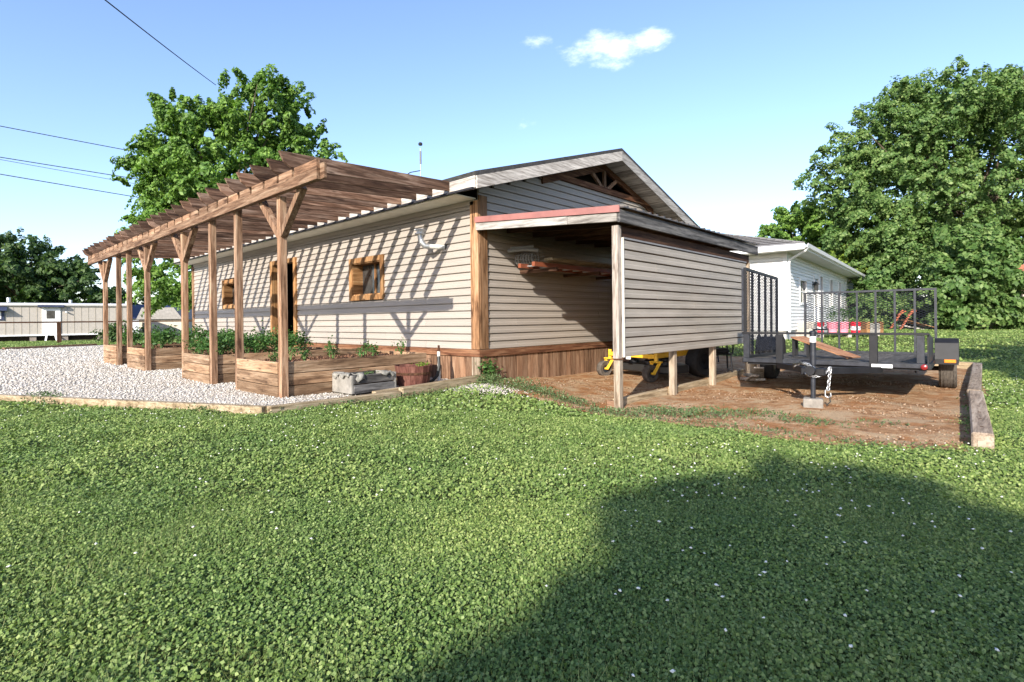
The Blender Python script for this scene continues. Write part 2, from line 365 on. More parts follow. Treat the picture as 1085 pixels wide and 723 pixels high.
# loose gravel stones
def stones(name,px,py,pz,smin,smax,mat,**k):
    n=len(px); s=RNG.uniform(smin,smax,n)[:,None,None]
    o=np.array([(1,0,0),(0,1,0),(-1,0,0),(0,-1,0),(0,0,.75),(0,0,-.75)])[None]+RNG.uniform(-.3,.3,(n,6,3))
    a=RNG.uniform(0,2*pi,n); ca,sa=np.cos(a),np.sin(a); o=o*np.array([1,.75,.75])
    ox=o[...,0]*ca[:,None]-o[...,1]*sa[:,None]; oy=o[...,0]*sa[:,None]+o[...,1]*ca[:,None]; o=np.stack([ox,oy,o[...,2]],-1)*s
    P=o+np.stack([px,py,pz],-1)[:,None,:]
    tri=np.array([(0,1,4),(1,2,4),(2,3,4),(3,0,4),(1,0,5),(2,1,5),(3,2,5),(0,3,5)])
    V=P.reshape(-1,3).astype(np.float32); F=(tri[None]+6*np.arange(n)[:,None,None]).reshape(-1,3)
    me=bpy.data.meshes.new(name); me.vertices.add(len(V)); me.vertices.foreach_set('co',V.ravel())
    me.loops.add(F.size); me.loops.foreach_set('vertex_index',F.astype(np.int32).ravel()); me.polygons.add(len(F)); me.polygons.foreach_set('loop_start',np.arange(len(F),dtype=np.int32)*3)
    me.update(calc_edges=True); me.materials.append(mat); ob=bpy.data.objects.new(name,me); COL.objects.link(ob)
    return setp(ob,k.get('label'),k.get('cat'),k.get('group'),k.get('kind'))
def isl_mat(name,stops,rough=.85):
    M=NM(name); ge=M.n('ShaderNodeNewGeometry'); M.base(M.ramp(ge.outputs['Random Per Island'],stops),rough,.2); return M.m
px=np.concatenate([RNG.uniform(-15,.3,90000),RNG.uniform(-24,-10,60000)]);py=np.concatenate([RNG.uniform(-11,-.05,90000),RNG.uniform(-13,2,60000)])
d=np.hypot(px-CAM.x,py-CAM.y); keep=inpoly(px,py,GEDGE)&(RNG.random(len(px))<np.clip(7.5/d,0,1)**1.2)
px,py=px[keep],py[keep]
STONE=isl_mat('gravel_stone',[(0,(.30,.265,.22)),(.3,(.41,.38,.335)),(.75,(.48,.45,.405)),(1,(.57,.545,.51))])
stones('loose_gravel',px,py,tz(px,py)+.020,.007*np.clip(np.hypot(px-CAM.x,py-CAM.y)/8,1,3),.021*np.clip(np.hypot(px-CAM.x,py-CAM.y)/8,1,2.6),STONE,kind='stuff',label='loose pale limestone gravel covering the strip under the pergola',cat='gravel')
# dirt pad
DIRT=[(-.3,.0),(.0,-.02),(.9,-.28),(1.85,-.42),(2.63,-.62),(3.24,-.72),(3.71,-.72),(4.15,-.78),(4.55,-.87),(5.02,-.87),(5.52,-.78),(6.02,-.5),(6.02,4),(5.86,8.0),(2.5,8.3),(0,8.0),(-.3,8.0)]
def dirtmask(x,y):
    e=.10*vnoise(x,y,3.0,3)
    return inpoly(x+e,y+.10*vnoise(x+9,y-4,3.4,5),DIRT)
dx,dy=np.meshgrid(np.arange(-.4,6.3,.05),np.arange(-1.2,8.5,.05))
def dirt_mat():
    M=NM('red_dirt'); v=M.coord((1,1,1)); a=M.noise(v,1.9,6,.68,.5); b=M.noise(v,7,6,.7); c=M.noise(v,45,4,.7)
    col=M.ramp(b,[(.28,(.16,.080,.038)),(.5,(.38,.215,.110)),(.68,(.54,.385,.235))])
    col=M.mix(M.ramp(a,[(.50,(0,0,0)),(.58,(.9,.9,.9))]),col,(.46,.335,.21))
    o=M.noise(M.coord((1,1,1)),2.3,5,.6); col=M.mix(M.ramp(o,[(.54,(0,0,0)),(.64,(.8,.8,.8))]),col,(.33,.145,.055))
    ad=M.n('ShaderNodeMath',operation='ADD'); M.l(b,ad.inputs[0]); M.l(c,ad.inputs[1])
    dk=M.noise(M.coord((1,1,1)),3.1,6,.7,.3); col=M.mix(M.ramp(dk,[(.60,(0,0,0)),(.70,(.6,.6,.6))]),col,(.11,.058,.03))
    M.base(M.mix(.5,col,M.ramp(c,[(.3,(.55,.5,.45)),(.7,(1.1,1.08,1.05))]),'MULTIPLY'),.95,.1); M.bump(ad.outputs[0],.8,.03); return M.m
grid_mesh('dirt_pad',dx,dy,tz(dx,dy)+.016+.010*vnoise(dx,dy,4.0,8),dirt_mat(),dirtmask(dx,dy),kind='structure')
px=RNG.uniform(-.2,6,15000);py=RNG.uniform(-.9,6,15000)
k=dirtmask(px,py)&(vnoise(px,py,2.5,21)>-.1)&(RNG.random(len(px))<np.clip(6/np.hypot(px-CAM.x,py-CAM.y),0,1)**1.5); px,py=px[k],py[k]
CRUMB=isl_mat('dirt_crumb',[(0,(.10,.055,.03)),(.45,(.26,.16,.095)),(.9,(.33,.23,.15)),(1,(.38,.31,.235))])
stones('dirt_clods',px,py,tz(px,py)+.02,.005,.019,CRUMB,kind='stuff',label='small clods and pebbles strewn over the bare red dirt',cat='pebbles')
# pale gravel spill at the corner of the building
px=RNG.normal(.15,.42,2600);py=RNG.normal(-.45,.22,2600); k=(px>.25)|(py<-.25); px,py=px[k],py[k]
stones('gravel_spill',px,py,tz(px,py)+.015,.010,.024,STONE,kind='stuff',label='thin spill of pale gravel on the grass by the building corner',cat='gravel')
# ------------------------------------------------------------------ lawn cover: clover, blades, flowers
def in_view(x,y,lo,hi,mar=.25):
    ddx,ddy=x-CAM.x,y-CAM.y; f=ddx*FWD[0]+ddy*FWD[1]; r=ddx*RGT[0]+ddy*RGT[1]
    return (f>lo)&(f<hi)&(np.abs(r)<f*(.955+mar)+.6)
def sample_lawn(n,lo,hi):
    f=np.sqrt(RNG.uniform(lo**2,hi**2,n)); r=RNG.uniform(-1,1,n)*(f*1.02+.4)
    x=CAM.x+f*FWD[0]+r*RGT[0]; y=CAM.y+f*FWD[1]+r*RGT[1]
    k=~inpoly(x,y,GEDGE)&~dirtmask(x+RNG.normal(0,.07,n),y+RNG.normal(0,.07,n))&~((x<.02)&(y>0)&(x>-13.6)&(y<7.5))
    k&=~((x>-.1)&(x<1.1)&(y>-.65)&(y<0)&(RNG.random(n)<.75))
    return x[k],y[k],f[k]
def leaves_at(P,size,tilt,asp=.8):
    """rhombus leaves: P (n,3), per leaf size, random heading, tilt from horizontal"""
    n=len(P); a=RNG.uniform(0,2*pi,n); t=RNG.normal(0,tilt,n); t2=RNG.normal(0,tilt,n)
    u=np.stack([np.cos(a)*np.cos(t),np.sin(a)*np.cos(t),np.sin(t)],-1); v=np.stack([-np.sin(a)*np.cos(t2),np.cos(a)*np.cos(t2),np.sin(t2)],-1)
    s=size[:,None]
    return np.stack([P-u*s*.5,P-v*s*asp*.5+u*s*.12,P+u*s*.5,P+v*s*asp*.5+u*s*.12],1).reshape(-1,3)
TOSUN=np.array([-SD.x*math.cos(R(EL)),-SD.y*math.cos(R(EL)),math.sin(R(EL))])
def leaves_sun(P,size,noise,bias,asp=.8):
    # clover leaves turn towards the light
    n=len(P); N=np.array([0,0,1.0])+TOSUN*bias+RNG.normal(0,noise,(n,3)); N/=np.linalg.norm(N,axis=1)[:,None]
    u=np.cross(N,RNG.normal(size=(n,3))); u/=np.linalg.norm(u,axis=1)[:,None]; v=np.cross(N,u); s=size[:,None]
    return np.stack([P-u*s*.5,P-v*s*asp*.5+u*s*.12+N*s*.06,P+u*s*.5,P+v*s*asp*.5+u*s*.12+N*s*.06],1).reshape(-1,3)
LV=[]
for (n,lo,hi,s0,hh,tl) in [(230000,1.15,3.2,.0135,.040,.75),(190000,3.2,6.2,.0200,.046,.8),(120000,6.2,12,.038,.05,.95),(150000,12,36,.060,.06,1.1)]:
    x,y,f=sample_lawn(n,lo,hi)
    hgt=hh*(.60+.34*np.clip(vnoise(x,y,5.5,31),-1.5,1.5))*RNG.uniform(.1,1.15,len(x))
    bare=vnoise(x,y,2.2,55)+.25*vnoise(x,y,9,56)>.95
    k=~bare|(RNG.random(len(x))<.4)
    P=np.stack([x,y,tz(x,y)+.004+np.clip(hgt,0,1)],-1)[k]
    LV.append(leaves_sun(P,s0*RNG.uniform(.5,1.4,len(P)),tl*.85,.62))
LV=np.concatenate(LV)
np_mesh('clover_lawn',LV,4,CLOVER,kind='stuff',label='thick clover and grass carpet of the back lawn',cat='lawn cover')
BV=[]
for (n,lo,hi,h0,wd) in [(42000,1.15,3.4,.048,.0024),(40000,3.4,7.5,.052,.004),(70000,7.5,34,.06,.014)]:
    x,y,f=sample_lawn(n,lo,hi); m=len(x); k=vnoise(x,y,1.7,77)>(-.1 if lo<7 else -2); x,y=x[k],y[k]; m=len(x)
    z=tz(x,y); h=h0*RNG.uniform(.5,1.3,m); a=RNG.uniform(0,2*pi,m); ln=RNG.uniform(.3,1.3,m)*h
    b=np.stack([x,y,z],-1); tip=b+np.stack([np.cos(a)*ln,np.sin(a)*ln,h],-1); sd=np.stack([-np.sin(a),np.cos(a),0*a],-1)*wd/2
    BV.append(np.stack([b-sd,b+sd,tip+sd*.2,tip-sd*.2],1).reshape(-1,3))
np_mesh('lawn_grass',np.concatenate(BV),4,BLADE,kind='stuff',label='short grass blades standing among the lawn clover',cat='grass')
x,y,f=sample_lawn(2600,1.3,9); k=(RNG.random(len(x))<np.clip(.25+.55*vnoise(x,y,1.1,91)+.35*((x>4)&(y>-3.6)),.05,1)); x,y=x[k],y[k]
stones('clover_flowers',x,y,tz(x,y)+.05,.007,.0115,FLOWER,kind='stuff',label='small white clover flower heads dotted over the lawn',cat='flowers')
# ------------------------------------------------------------------ foliage helpers
def ellip_pts(n,c,r,shell=.55):
    d=RNG.normal(size=(n,3)); d/=np.linalg.norm(d,axis=1)[:,None]
    rr=RNG.uniform(shell**3,1,n)**(1/3)
    return np.array(c)+d*rr[:,None]*np.array(r),d
def crown_leaves(lobes,ncl,nleaf,cl_r,leaf,droop=.3,fl=.6):
    """lobes: list of (centre, radii). clusters of leaves through the crown volume"""
    vol=np.array([r[0]*r[1]*r[2] for c,r in lobes])**.8; vol/=vol.sum(); out=[];cent=[]
    for (c,r),p in zip(lobes,vol):
        m=max(3,int(ncl*p)); C,d=ellip_pts(m,c,r,.45); cent.append(C)
    C=np.concatenate(cent); m=len(C)
    cr=cl_r*RNG.uniform(.6,1.35,m)
    k=nleaf; q=RNG.normal(size=(m,k,3)); q/=np.linalg.norm(q,axis=2)[...,None]; q*=RNG.uniform(.35,1,(m,k,1))**.6
    q*=cr[:,None,None]*np.array([1,1,fl])
    ctr=np.mean(C,axis=0); ax=C-ctr; ax/=np.linalg.norm(ax,axis=1)[:,None]+1e-6; ax+=RNG.normal(0,.45,ax.shape)+np.array([0,0,.15]); ax/=np.linalg.norm(ax,axis=1)[:,None]
    al=np.sum(q*ax[:,None,:],-1,keepdims=True); st=RNG.uniform(.3,1.6,(m,1,1)); sh=RNG.uniform(.45,.95,(m,1,1))
    q=(q-al*ax[:,None,:])*sh*(1-.35*np.clip(al/cr[:,None,None],-1,1))+al*(1+st)*ax[:,None,:]; q[...,2]-=droop*np.hypot(q[...,0],q[...,1])**2/np.maximum(cr[:,None],.01)
    P=(C[:,None,:]+q).reshape(-1,3); nrm=(q/np.linalg.norm(q,axis=2)[...,None]).reshape(-1,3)+RNG.normal(0,.55,(m*k,3))+np.array([0,0,.4])+TOSUN*.45
    nrm/=np.linalg.norm(nrm,axis=1)[:,None]
    u=np.cross(nrm,RNG.normal(size=(m*k,3))); u/=np.linalg.norm(u,axis=1)[:,None]; v=np.cross(nrm,u)
    s=(leaf*RNG.uniform(.55,1.35,m*k))[:,None]
    V=np.stack([P-u*s*.55,P-v*s*.36,P+u*s*.55-nrm*s*.18,P+v*s*.36],1).reshape(-1,3)
    return V,C
def tree(name,label,cat,base,lobes,ncl,nleaf,cl_r,leaf,mat,tr=.25,th=None,group=None,limbs=22,fl=.6,droop=.3):
    t=thing(name,label,cat,base,group=group)
    V,C=crown_leaves(lobes,ncl,nleaf,cl_r,leaf,droop,fl)
    np_mesh('crown',V,4,mat,t)
    b=Vector(base); top=Vector(lobes[0][0]); fork=b.lerp(Vector((top.x,top.y,top.z)),.45) if th is None else Vector((b.x,b.y,b.z+th))
    m=MB(); mid=b.lerp(fork,.5)+Vector((random.uniform(-.1,.1),random.uniform(-.1,.1),0))
    m.tube([b-Vector((0,0,.15)),b+Vector((0,0,.25)),mid,fork,fork.lerp(top,.7)],[tr*1.5,tr*1.1,tr*.9,tr*.75,tr*.3],9)
    idx=RNG.choice(len(C),min(limbs,len(C)),replace=False)
    for i in idx:
        e=Vector(C[i]); s=fork.lerp(top,random.uniform(0,.6)); q=s.lerp(e,.5)+Vector((0,0,(e-s).length*.08))
        m.tube([s,q,e],[tr*.26,tr*.15,tr*.05],5,False)
    m.build('trunk',BARKM,t,smooth=True)
    return t
# ------------------------------------------------------------------ workshop building
L=13.65; WD=7.4; EX=.127; ZS=.525; ZT=2.955
bld=thing('workshop_building','long tan vinyl sided workshop with timber corner boards, deep gable overhang and wooden skirting','workshop',(0,0,0))
OPEN=[(-3.78,-2.68,1.50,2.23),(-10.9,-9.83,1.49,2.20),(-7.56,-6.33,.50,2.45)]
def courses(mb,axis,a0,a1,z0,z1,opens,face,sgn,lim=None,ex=EX):
    """lapped courses: face = coordinate of the wall plane, sgn = outward direction"""
    z=z0
    while z<z1-.01:
        zt=min(z+ex,z1)
        segs=[(a0,a1)]
        if lim: lo,hi=lim(z+.01); segs=[(lo,hi)] if hi>lo+.05 else []
        for o0,o1,oz0,oz1 in opens:
            if zt>oz0+.02 and z<oz1-.02:
                ns=[]
                for s,e in segs:
                    if o0>s: ns.append((s,min(e,o0)))
                    if o1<e: ns.append((max(s,o1),e))
                segs=[q for q in ns if q[1]-q[0]>.01]
        ns=[]; row=int(round((z-z0)/ex))
        for q0,q1 in segs:
            cut=[c for c in np.arange(a0+.9+1.27*((row*2)%3),a1,3.8) if q0+.4<c<q1-.4]; e=[q0]+cut+[q1]
            for u,v2 in zip(e,e[1:]): ns.append((u+(.002 if u in cut else 0),v2-(.002 if v2 in cut else 0)))
        segs=ns
        h=zt-z
        prof=[(-.012,.0),(.020,.0),(.025,.006),(.021,h*.42),(.0145,h*.5),(.013,h*.88),(-.012,h*.89),(-.012,h),(-.02,h),(-.02,0)]
        for s,e in segs:
            poly=[(face+sgn*o,z+dz) for o,dz in prof]
            mb.prism(poly,axis,s,e)
        z+=ex
    return mb
def roofz(y): return 3.17+.31*(min(y,WD-y)+.46)
m=courses(MB(),'x',-L,-.0,ZS,ZT,OPEN,0,-1); m.build('long_wall',TAN,bld)
def glim(z):
    if z<3.0: return (0,WD)
    yl=(z+.22-3.17)/.31-.46; return (max(0,yl),min(WD,WD-yl))
courses(MB(),'y',0,WD,ZS,3.66,[],0,1,glim).build('gable_wall',TAN,bld)
m=MB(); m.box(-L,-L+.03,0,WD,.45,ZT); m.build('end_wall',TAN,bld)
MB().box(-L,0,WD-.03,WD,.45,ZT).build('rear_wall',TAN,bld)
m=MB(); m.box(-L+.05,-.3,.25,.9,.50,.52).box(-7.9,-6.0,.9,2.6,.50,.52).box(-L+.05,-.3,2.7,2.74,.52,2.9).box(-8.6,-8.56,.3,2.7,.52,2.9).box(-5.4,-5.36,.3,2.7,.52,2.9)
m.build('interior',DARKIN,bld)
# roof, two pitches
ov=.46; tt=.06
m=MB()
for s in (0,1):
    f=(lambda y:y) if s==0 else (lambda y:WD-y)
    ye,yr=-ov,WD/2
    poly=[(f(ye),3.17),(f(yr),roofz(yr)),(f(yr),roofz(yr)+tt),(f(ye-.03),3.17+tt)]
    m.prism(poly,'x',-L-.3,.46)
m.build('roof',SHING,bld)
MB().box(-L-.3,.44,-ov-.025,-ov,2.985,3.165).build('eave_fascia',W('white','x'),bld,bevel=.004)
MB().box(-L-.3,.42,-ov-.06,-ov-.027,2.965,2.995).build('drip_edge',CABLE,bld)
for s in (0,1):
    f=(lambda y:y) if s==0 else (lambda y:WD-y)
    a=(.452,f(-ov),3.08);b=(.452,f(WD/2),roofz(WD/2)-.09)
    m=MB(); m.prism([(f(-ov),2.975),(f(WD/2),roofz(WD/2)-.20),(f(WD/2),roofz(WD/2)-.004),(f(-ov),3.166)],'x',.440,.466); m.build('rake_fascia',W('white','y'),bld)
    m=MB()
    n=22
    for i in range(n):
        y0=-ov+(WD/2+ov)*i/n; y1=-ov+(WD/2+ov)*(i+.93)/n
        m.prism([(f(y0),roofz(y0)-.19),(f(y1),roofz(y1)-.19),(f(y1),roofz(y1)-.165),(f(y0),roofz(y0)-.165)],'x',-.02,.438)
    m.build('rake_soffit',W('white','x'),bld)
MB().box(-L-.25,-.02,-ov+.002,-.03,2.955,2.972).build('eave_soffit',SOFFIT,bld)
MB().box(-L,-.06,-.045,.03,2.87,2.953).build('frieze',TAN,bld)
# open truss in the gable peak
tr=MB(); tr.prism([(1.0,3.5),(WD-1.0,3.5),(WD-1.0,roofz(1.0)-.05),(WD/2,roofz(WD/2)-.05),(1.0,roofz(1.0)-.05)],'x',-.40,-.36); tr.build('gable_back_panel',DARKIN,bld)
t=MB(); t.box(.0,.06,1.72,WD-1.72,3.66,3.77).build('truss_chord',W('band','y'),bld)
for f in ((lambda y:y),(lambda y:WD-y)):
    MB().prism([(f(1.6),roofz(1.6)-.33),(f(3.7),roofz(3.7)-.33),(f(3.7),roofz(3.7)-.20),(f(1.6),roofz(1.6)-.20)],'x',.0,.055).build('truss_chord',W('band','y'),bld)
    MB().beam((.03,f(3.62),3.74),(.03,f(3.12),4.08),.075,.045,(1,0,0)).build('truss_web',W('skirt','z'),bld)
MB().box(.0,.045,3.655,3.745,3.77,4.16).build('truss_web',W('skirt','z'),bld)
# corner boards, sill band, skirting
m=MB(); m.box(-.15,.032,-.045,-.012,.527,2.93); m.build('corner_board',W('trim','z'),bld,bevel=.004)
m=MB(); m.box(.002,.040,-.008,.17,.527,3.02); m.build('corner_board',W('trim','z'),bld,bevel=.004)
MB().box(-L-.02,-L+.13,-.045,.03,.527,2.95).build('corner_board',W('trim','z'),bld)
MB().box(-L,.043,-.048,.02,.405,.522).build('sill_band',W('band','x'),bld,bevel=.005)
MB().box(.0,.045,-.012,WD,.400,.520).build('sill_band',W('band','y'),bld,bevel=.005)
m=MB()
x=-.16
i=0
while x>-L:
    wv=.15; m.box(x-wv+.006,x,-.018-.004*random.random(),.01,-.06,.404); x-=wv
m.build('skirting',W('skirt','z'),bld)
m=MB(); y=.03
while y<WD:
    m.box(-.01,.014+.006*random.random(),y,y+.135,-.25,.399); y+=.142
m.build('skirting',W('skirt','z'),bld)
MB().box(-.155,.036,-.034,-.012,-.05,.402).build('skirting_corner_board',W('post','z'),bld,bevel=.004)
# windows
for (a,b,z0,z1) in OPEN[:2]:
    fr=MB(); o=.07
    fr.box(a-o,a+.035,-.055,.10,z0-o,z1+o).box(b-.035,b+o,-.055,.10,z0-o,z1+o).box(a+.036,b-.036,-.055,.10,z1-.035,z1+o).box(a+.036,b-.036,-.055,.10,z0-o,z0+.035)
    fw=fr.build('window',W('frame','z'),bld,bevel=.004)
    bx=MB(); bx.box(a+.037,a+.055,-.03,.30,z0+.036,z1-.036).box(b-.055,b-.037,-.03,.30,z0+.036,z1-.036).box(a+.056,b-.056,-.03,.30,z1-.055,z1-.037).box(a+.056,b-.056,-.03,.30,z0+.037,z0+.055)
    bx.build('window_reveal',W('frame','y'),fw)
    MB().box(a+.056,b-.056,.20,.215,z0+.056,z1-.056).build('pane',GLASS,fw)
    MB().box((a+b)/2-.02,(a+b)/2+.02,.17,.198,z0+.056,z1-.056).build('mullion',W('frame','z'),fw)
# door frame with its dark doorway
a,b,z0,z1=OPEN[2]
d=MB(); d.box(a-.09,a+.035,-.06,.10,.40,z1+.11).box(b-.035,b+.09,-.06,.10,.40,z1+.11).box(a+.036,b-.036,-.06,.10,z1,z1+.11)
d.build('door_frame',W('frame','z'),bld,bevel=.004)
sh=thing('storage_shelf','dark metal storage shelf with jars seen through the open workshop doorway','shelf',(-6.9,1.6,.52))
m=MB()
for z in (.75,1.1,1.45,1.8): m.box(-7.5,-6.3,1.3,1.7,z,z+.03)
m.build('shelf_board',plain('shelf_grey',(.22,.22,.23)),sh)
for xx in (-7.5,-6.33):
    for yy in (1.3,1.67): MB().box(xx,xx+.03,yy,yy+.03,.52,2.0).build('shelf_post',BLACKM,sh)
JARM=plain('jar_grey',(.35,.36,.38),.3,.5,0,.5)
for i in range(11): setp(MB().lathe([(.05,0),(.05,.16),(.03,.19),(0,.19)],(-7.4+.1*i+random.uniform(-.02,.02),1.38,[.781,1.131,1.481][i%3]),n=10).build('jar',JARM),'small grey jar on the shelf inside the dark workshop doorway','jar','jars on the doorway shelf')
# vent pipe with elbow and rain cap on the long wall
v=thing('vent_pipe','galvanised elbow vent pipe with round rain cap sticking out of the long tan wall','vent pipe',(-.92,-.02,2.27))
MB().tube([(-.84,.02,2.26),(-.98,-.25,2.265)],.042,14).build('pipe',PVC,v,smooth=True)
MB().tube([(-.97,-.235,2.265),(-1.005,-.30,2.275),(-1.035,-.335,2.33),(-1.05,-.35,2.40),(-1.055,-.355,2.47)],[.047,.048,.048,.047,.047],14,False).build('duct',GALV,v,smooth=True)
MB().lathe([(.048,2.465),(.095,2.468),(.095,2.482),(.062,2.487),(.062,2.53),(.10,2.535),(.10,2.55),(.05,2.56),(0,2.56)],(-1.055,-.355,0),n=18).build('rain_cap',plain('cap_white',(.55,.55,.55),.45,.4),v)
MB().lathe([(.052,-.03),(.085,-.03),(.085,.0),(.052,.0)],(-.85,-.0,2.26),axis=(-.45,-.9,0),n=18).build('wall_flange',ENG,v)
# weather station above the ridge
ws=thing('weather_station','thin weather station mast with cups and wind vane rising above the workshop roof','weather station',(-6.2,3.7,4.5))
MB().tube([(-6.2,3.7,4.45),(-6.2,3.7,6.0)],.014,8).build('mast',GALV,ws)
MB().tube([(-6.2,3.7,5.55),(-6.2,3.7,5.92)],.028,8).build('sensor_body',plain('sensor_grey',(.16,.16,.17)),ws)
m=MB(); m.lathe([(0,6.08),(.05,6.09),(.065,6.13),(.04,6.17),(0,6.175)],(-6.2,3.7,0),n=14); m.build('anemometer',ENG,ws,smooth=True)
m=MB(); m.tube([(-6.2,3.7,5.36),(-6.42,3.5,5.31),(-6.78,3.15,5.0)],.014,6); m.sphere((-6.53,3.4,5.21),.075,8); m.box(-6.86,-6.74,3.09,3.21,4.90,5.0); m.build('wind_vane',ENG,ws)
# ------------------------------------------------------------------ carport lean-to
cpt=thing('carport','lean-to carport with red edged metal roof, tan siding screen and bare timber posts','carport',(1.3,2.5,-.1))
CX1=2.66; CY0=-.06; CY1=5.07
def cz(x): return 2.60-.075*x
m=MB(); n=0
y=CY0
while y<CY1-.01:
    h=.018
    m.prism([(.03,cz(0)+.012),(CX1+.06,cz(CX1)+.012-.005),(CX1+.06,cz(CX1)+.02),(.03,cz(0)+.026)],'y',y,min(y+.20,CY1))
    m.prism([(.03,cz(0)+.02),(CX1+.06,cz(CX1)+.02),(CX1+.055,cz(CX1)+.042),(.03,cz(0)+.048)],'y',y+.08,y+.115)
    y+=.2
m.build('roof',plain('roof_metal_dark',(.085,.075,.070),.5,.4,.3,.3),cpt)
MB().prism([(.045,cz(0)-.045),(CX1+.02,cz(CX1)-.052),(CX1+.02,cz(CX1)+.034),(.045,cz(0)+.045)],'y',CY0-.065,CY0-.04).build('flashing',REDF,cpt)
MB().prism([(.045,cz(0)-.165),(1.85,cz(1.85)-.165),(1.85,cz(1.85)-.047),(.045,cz(0)-.047)],'y',CY0-.045,CY0-.005).build('front_fascia',W('white','x'),cpt,bevel=.004)
MB().prism([(1.855,cz(1.855)-.165),(CX1-.03,cz(CX1)-.165),(CX1-.03,cz(CX1)-.054),(1.855,cz(1.855)-.054)],'y',CY0-.043,CY0-.005).build('front_fascia',W('white','x'),cpt,bevel=.004)
MB().box(CX1-.02,CX1+.02,CY0-.04,CY1,2.225,2.385).build('side_fascia',W('grey','y'),cpt,bevel=.004)
MB().box(2.535,2.585,CY0+.03,CY1-.25,2.05,2.20).build('side_beam',W('brown','y'),cpt)
for i,yy in enumerate([.10,.62,1.3,1.95,2.6,3.25,3.9,4.55]):
    MB().prism([(.05,cz(0)-.13),(CX1-.03,cz(CX1)-.13),(CX1-.03,cz(CX1)-.0),(.05,cz(0)-.0)],'y',yy,yy+.045).build('purlin',W('brown','x'),cpt)
for i,yy in enumerate([0.0,1.6,3.1,4.83]):
    zb=TZ(2.57,yy)
    if i==0:
        MB().box(2.525,2.615,-.045,.045,zb-.1,.478).build('post',W('post','z'),cpt,bevel=.005)
        MB().box(2.52,2.61,-.047,.047,.482,2.20).build('post',wood('weathered_post_wood',(.09,.06,.045),(.27,.235,.205),(.42,.395,.365),'z',knots=.8),cpt,bevel=.005)
        MB().box(2.50,2.625,-.06,.06,.470,.484).build('post_joint',W('band','x'),cpt)
    else: MB().box(2.50,2.59,yy-.045,yy+.045,zb-.1,2.06).build('post',W('post','z'),cpt,bevel=.005)
courses(MB(),'y',.055,4.52,.505,2.03,[],2.615,1).build('siding_screen',TAN2,cpt)
MB().box(2.612,2.642,.048,4.53,2.03,2.052).build('screen_cap',plain('cap_grey',(.20,.20,.205)),cpt)
MB().box(2.614,2.645,.035,.053,.50,2.045).build('screen_edge_trim',plain('edge_tan',(.52,.48,.42)),cpt)
MB().box(2.594,2.612,.06,4.5,.52,2.03).build('added_dark_backing',W('brown','y'),cpt)  # dark boards added behind the siding to cut bounce light in the carport
MB().box(2.560,2.592,.06,4.5,.55,.64).build('screen_rail',W('treated','y'),cpt)
courses(MB(),'x',.06,2.48,.52,2.10,[],4.72,-1).build('added_rear_screen',TAN2,cpt)  # screen added across the unseen back to keep light from behind out
# ladder, boards and wire roll stored under the carport roof
ld=thing('extension_ladder','orange fibreglass ladder lying on brackets under the carport roof','ladder',(.45,.7,1.86))
MB().box(.30,.36,.62,3.6,1.86,1.93).build('side_rail',ORANGE,ld); MB().box(.66,.72,.55,3.6,1.86,1.93).build('side_rail',ORANGE,ld)
for i in range(9): MB().tube([(.36,.8+i*.32,1.895),(.66,.8+i*.32,1.895)],.016,8).build('rung',GALV,ld)
br=thing('wall_bracket','dark timber storage brackets on the wall holding the ladder','bracket',(.3,1.5,1.8))
for yy in (.95,2.2,3.3): MB().box(.045,.85,yy,yy+.05,1.80,1.858).build('arm',W('brown','x'),br)
for i,(x0,y0,y1,z) in enumerate([(.18,.9,3.9,1.932),(.40,1.1,4.0,1.934),(.55,1.0,3.8,1.985)]):
    setp(MB().box(x0,x0+.18,y0,y1,z,z+.045).build('lumber_board',W('treated','y'),bevel=.004),['pale lumber board nearest the wall above the ladder','middle pale lumber board lying across the orange ladder','topmost lumber board on the stack above the ladder'][i],'board')
wr=thing('wire_roll','grey roll of wire fencing beside the ladder under the carport roof','wire roll',(.35,.42,1.98))
m=MB()
for i in range(7): m.lathe([(.11+.004*(i%2),0),(.118,.012),(.11,.02)],(.10+i*.06,.86,2.03),axis=(1,.1,0),n=16,closed=True)
for i in range(10):
    t=2*pi*i/10; m.tube([(.13,.86+.112*math.cos(t),2.03+.112*math.sin(t)),(.55,.92+.112*math.cos(t+.4),2.03+.112*math.sin(t+.4))],.006,5)
m.build('coil',TWIRE,wr)
m=MB(); m.tube([(.08,.62,2.16),(.35,.70,2.17),(.6,.8,2.14)],.03,8); m.tube([(.1,.66,2.21),(.5,.8,2.21)],.03,8); m.build('pole',TWIRE,wr)
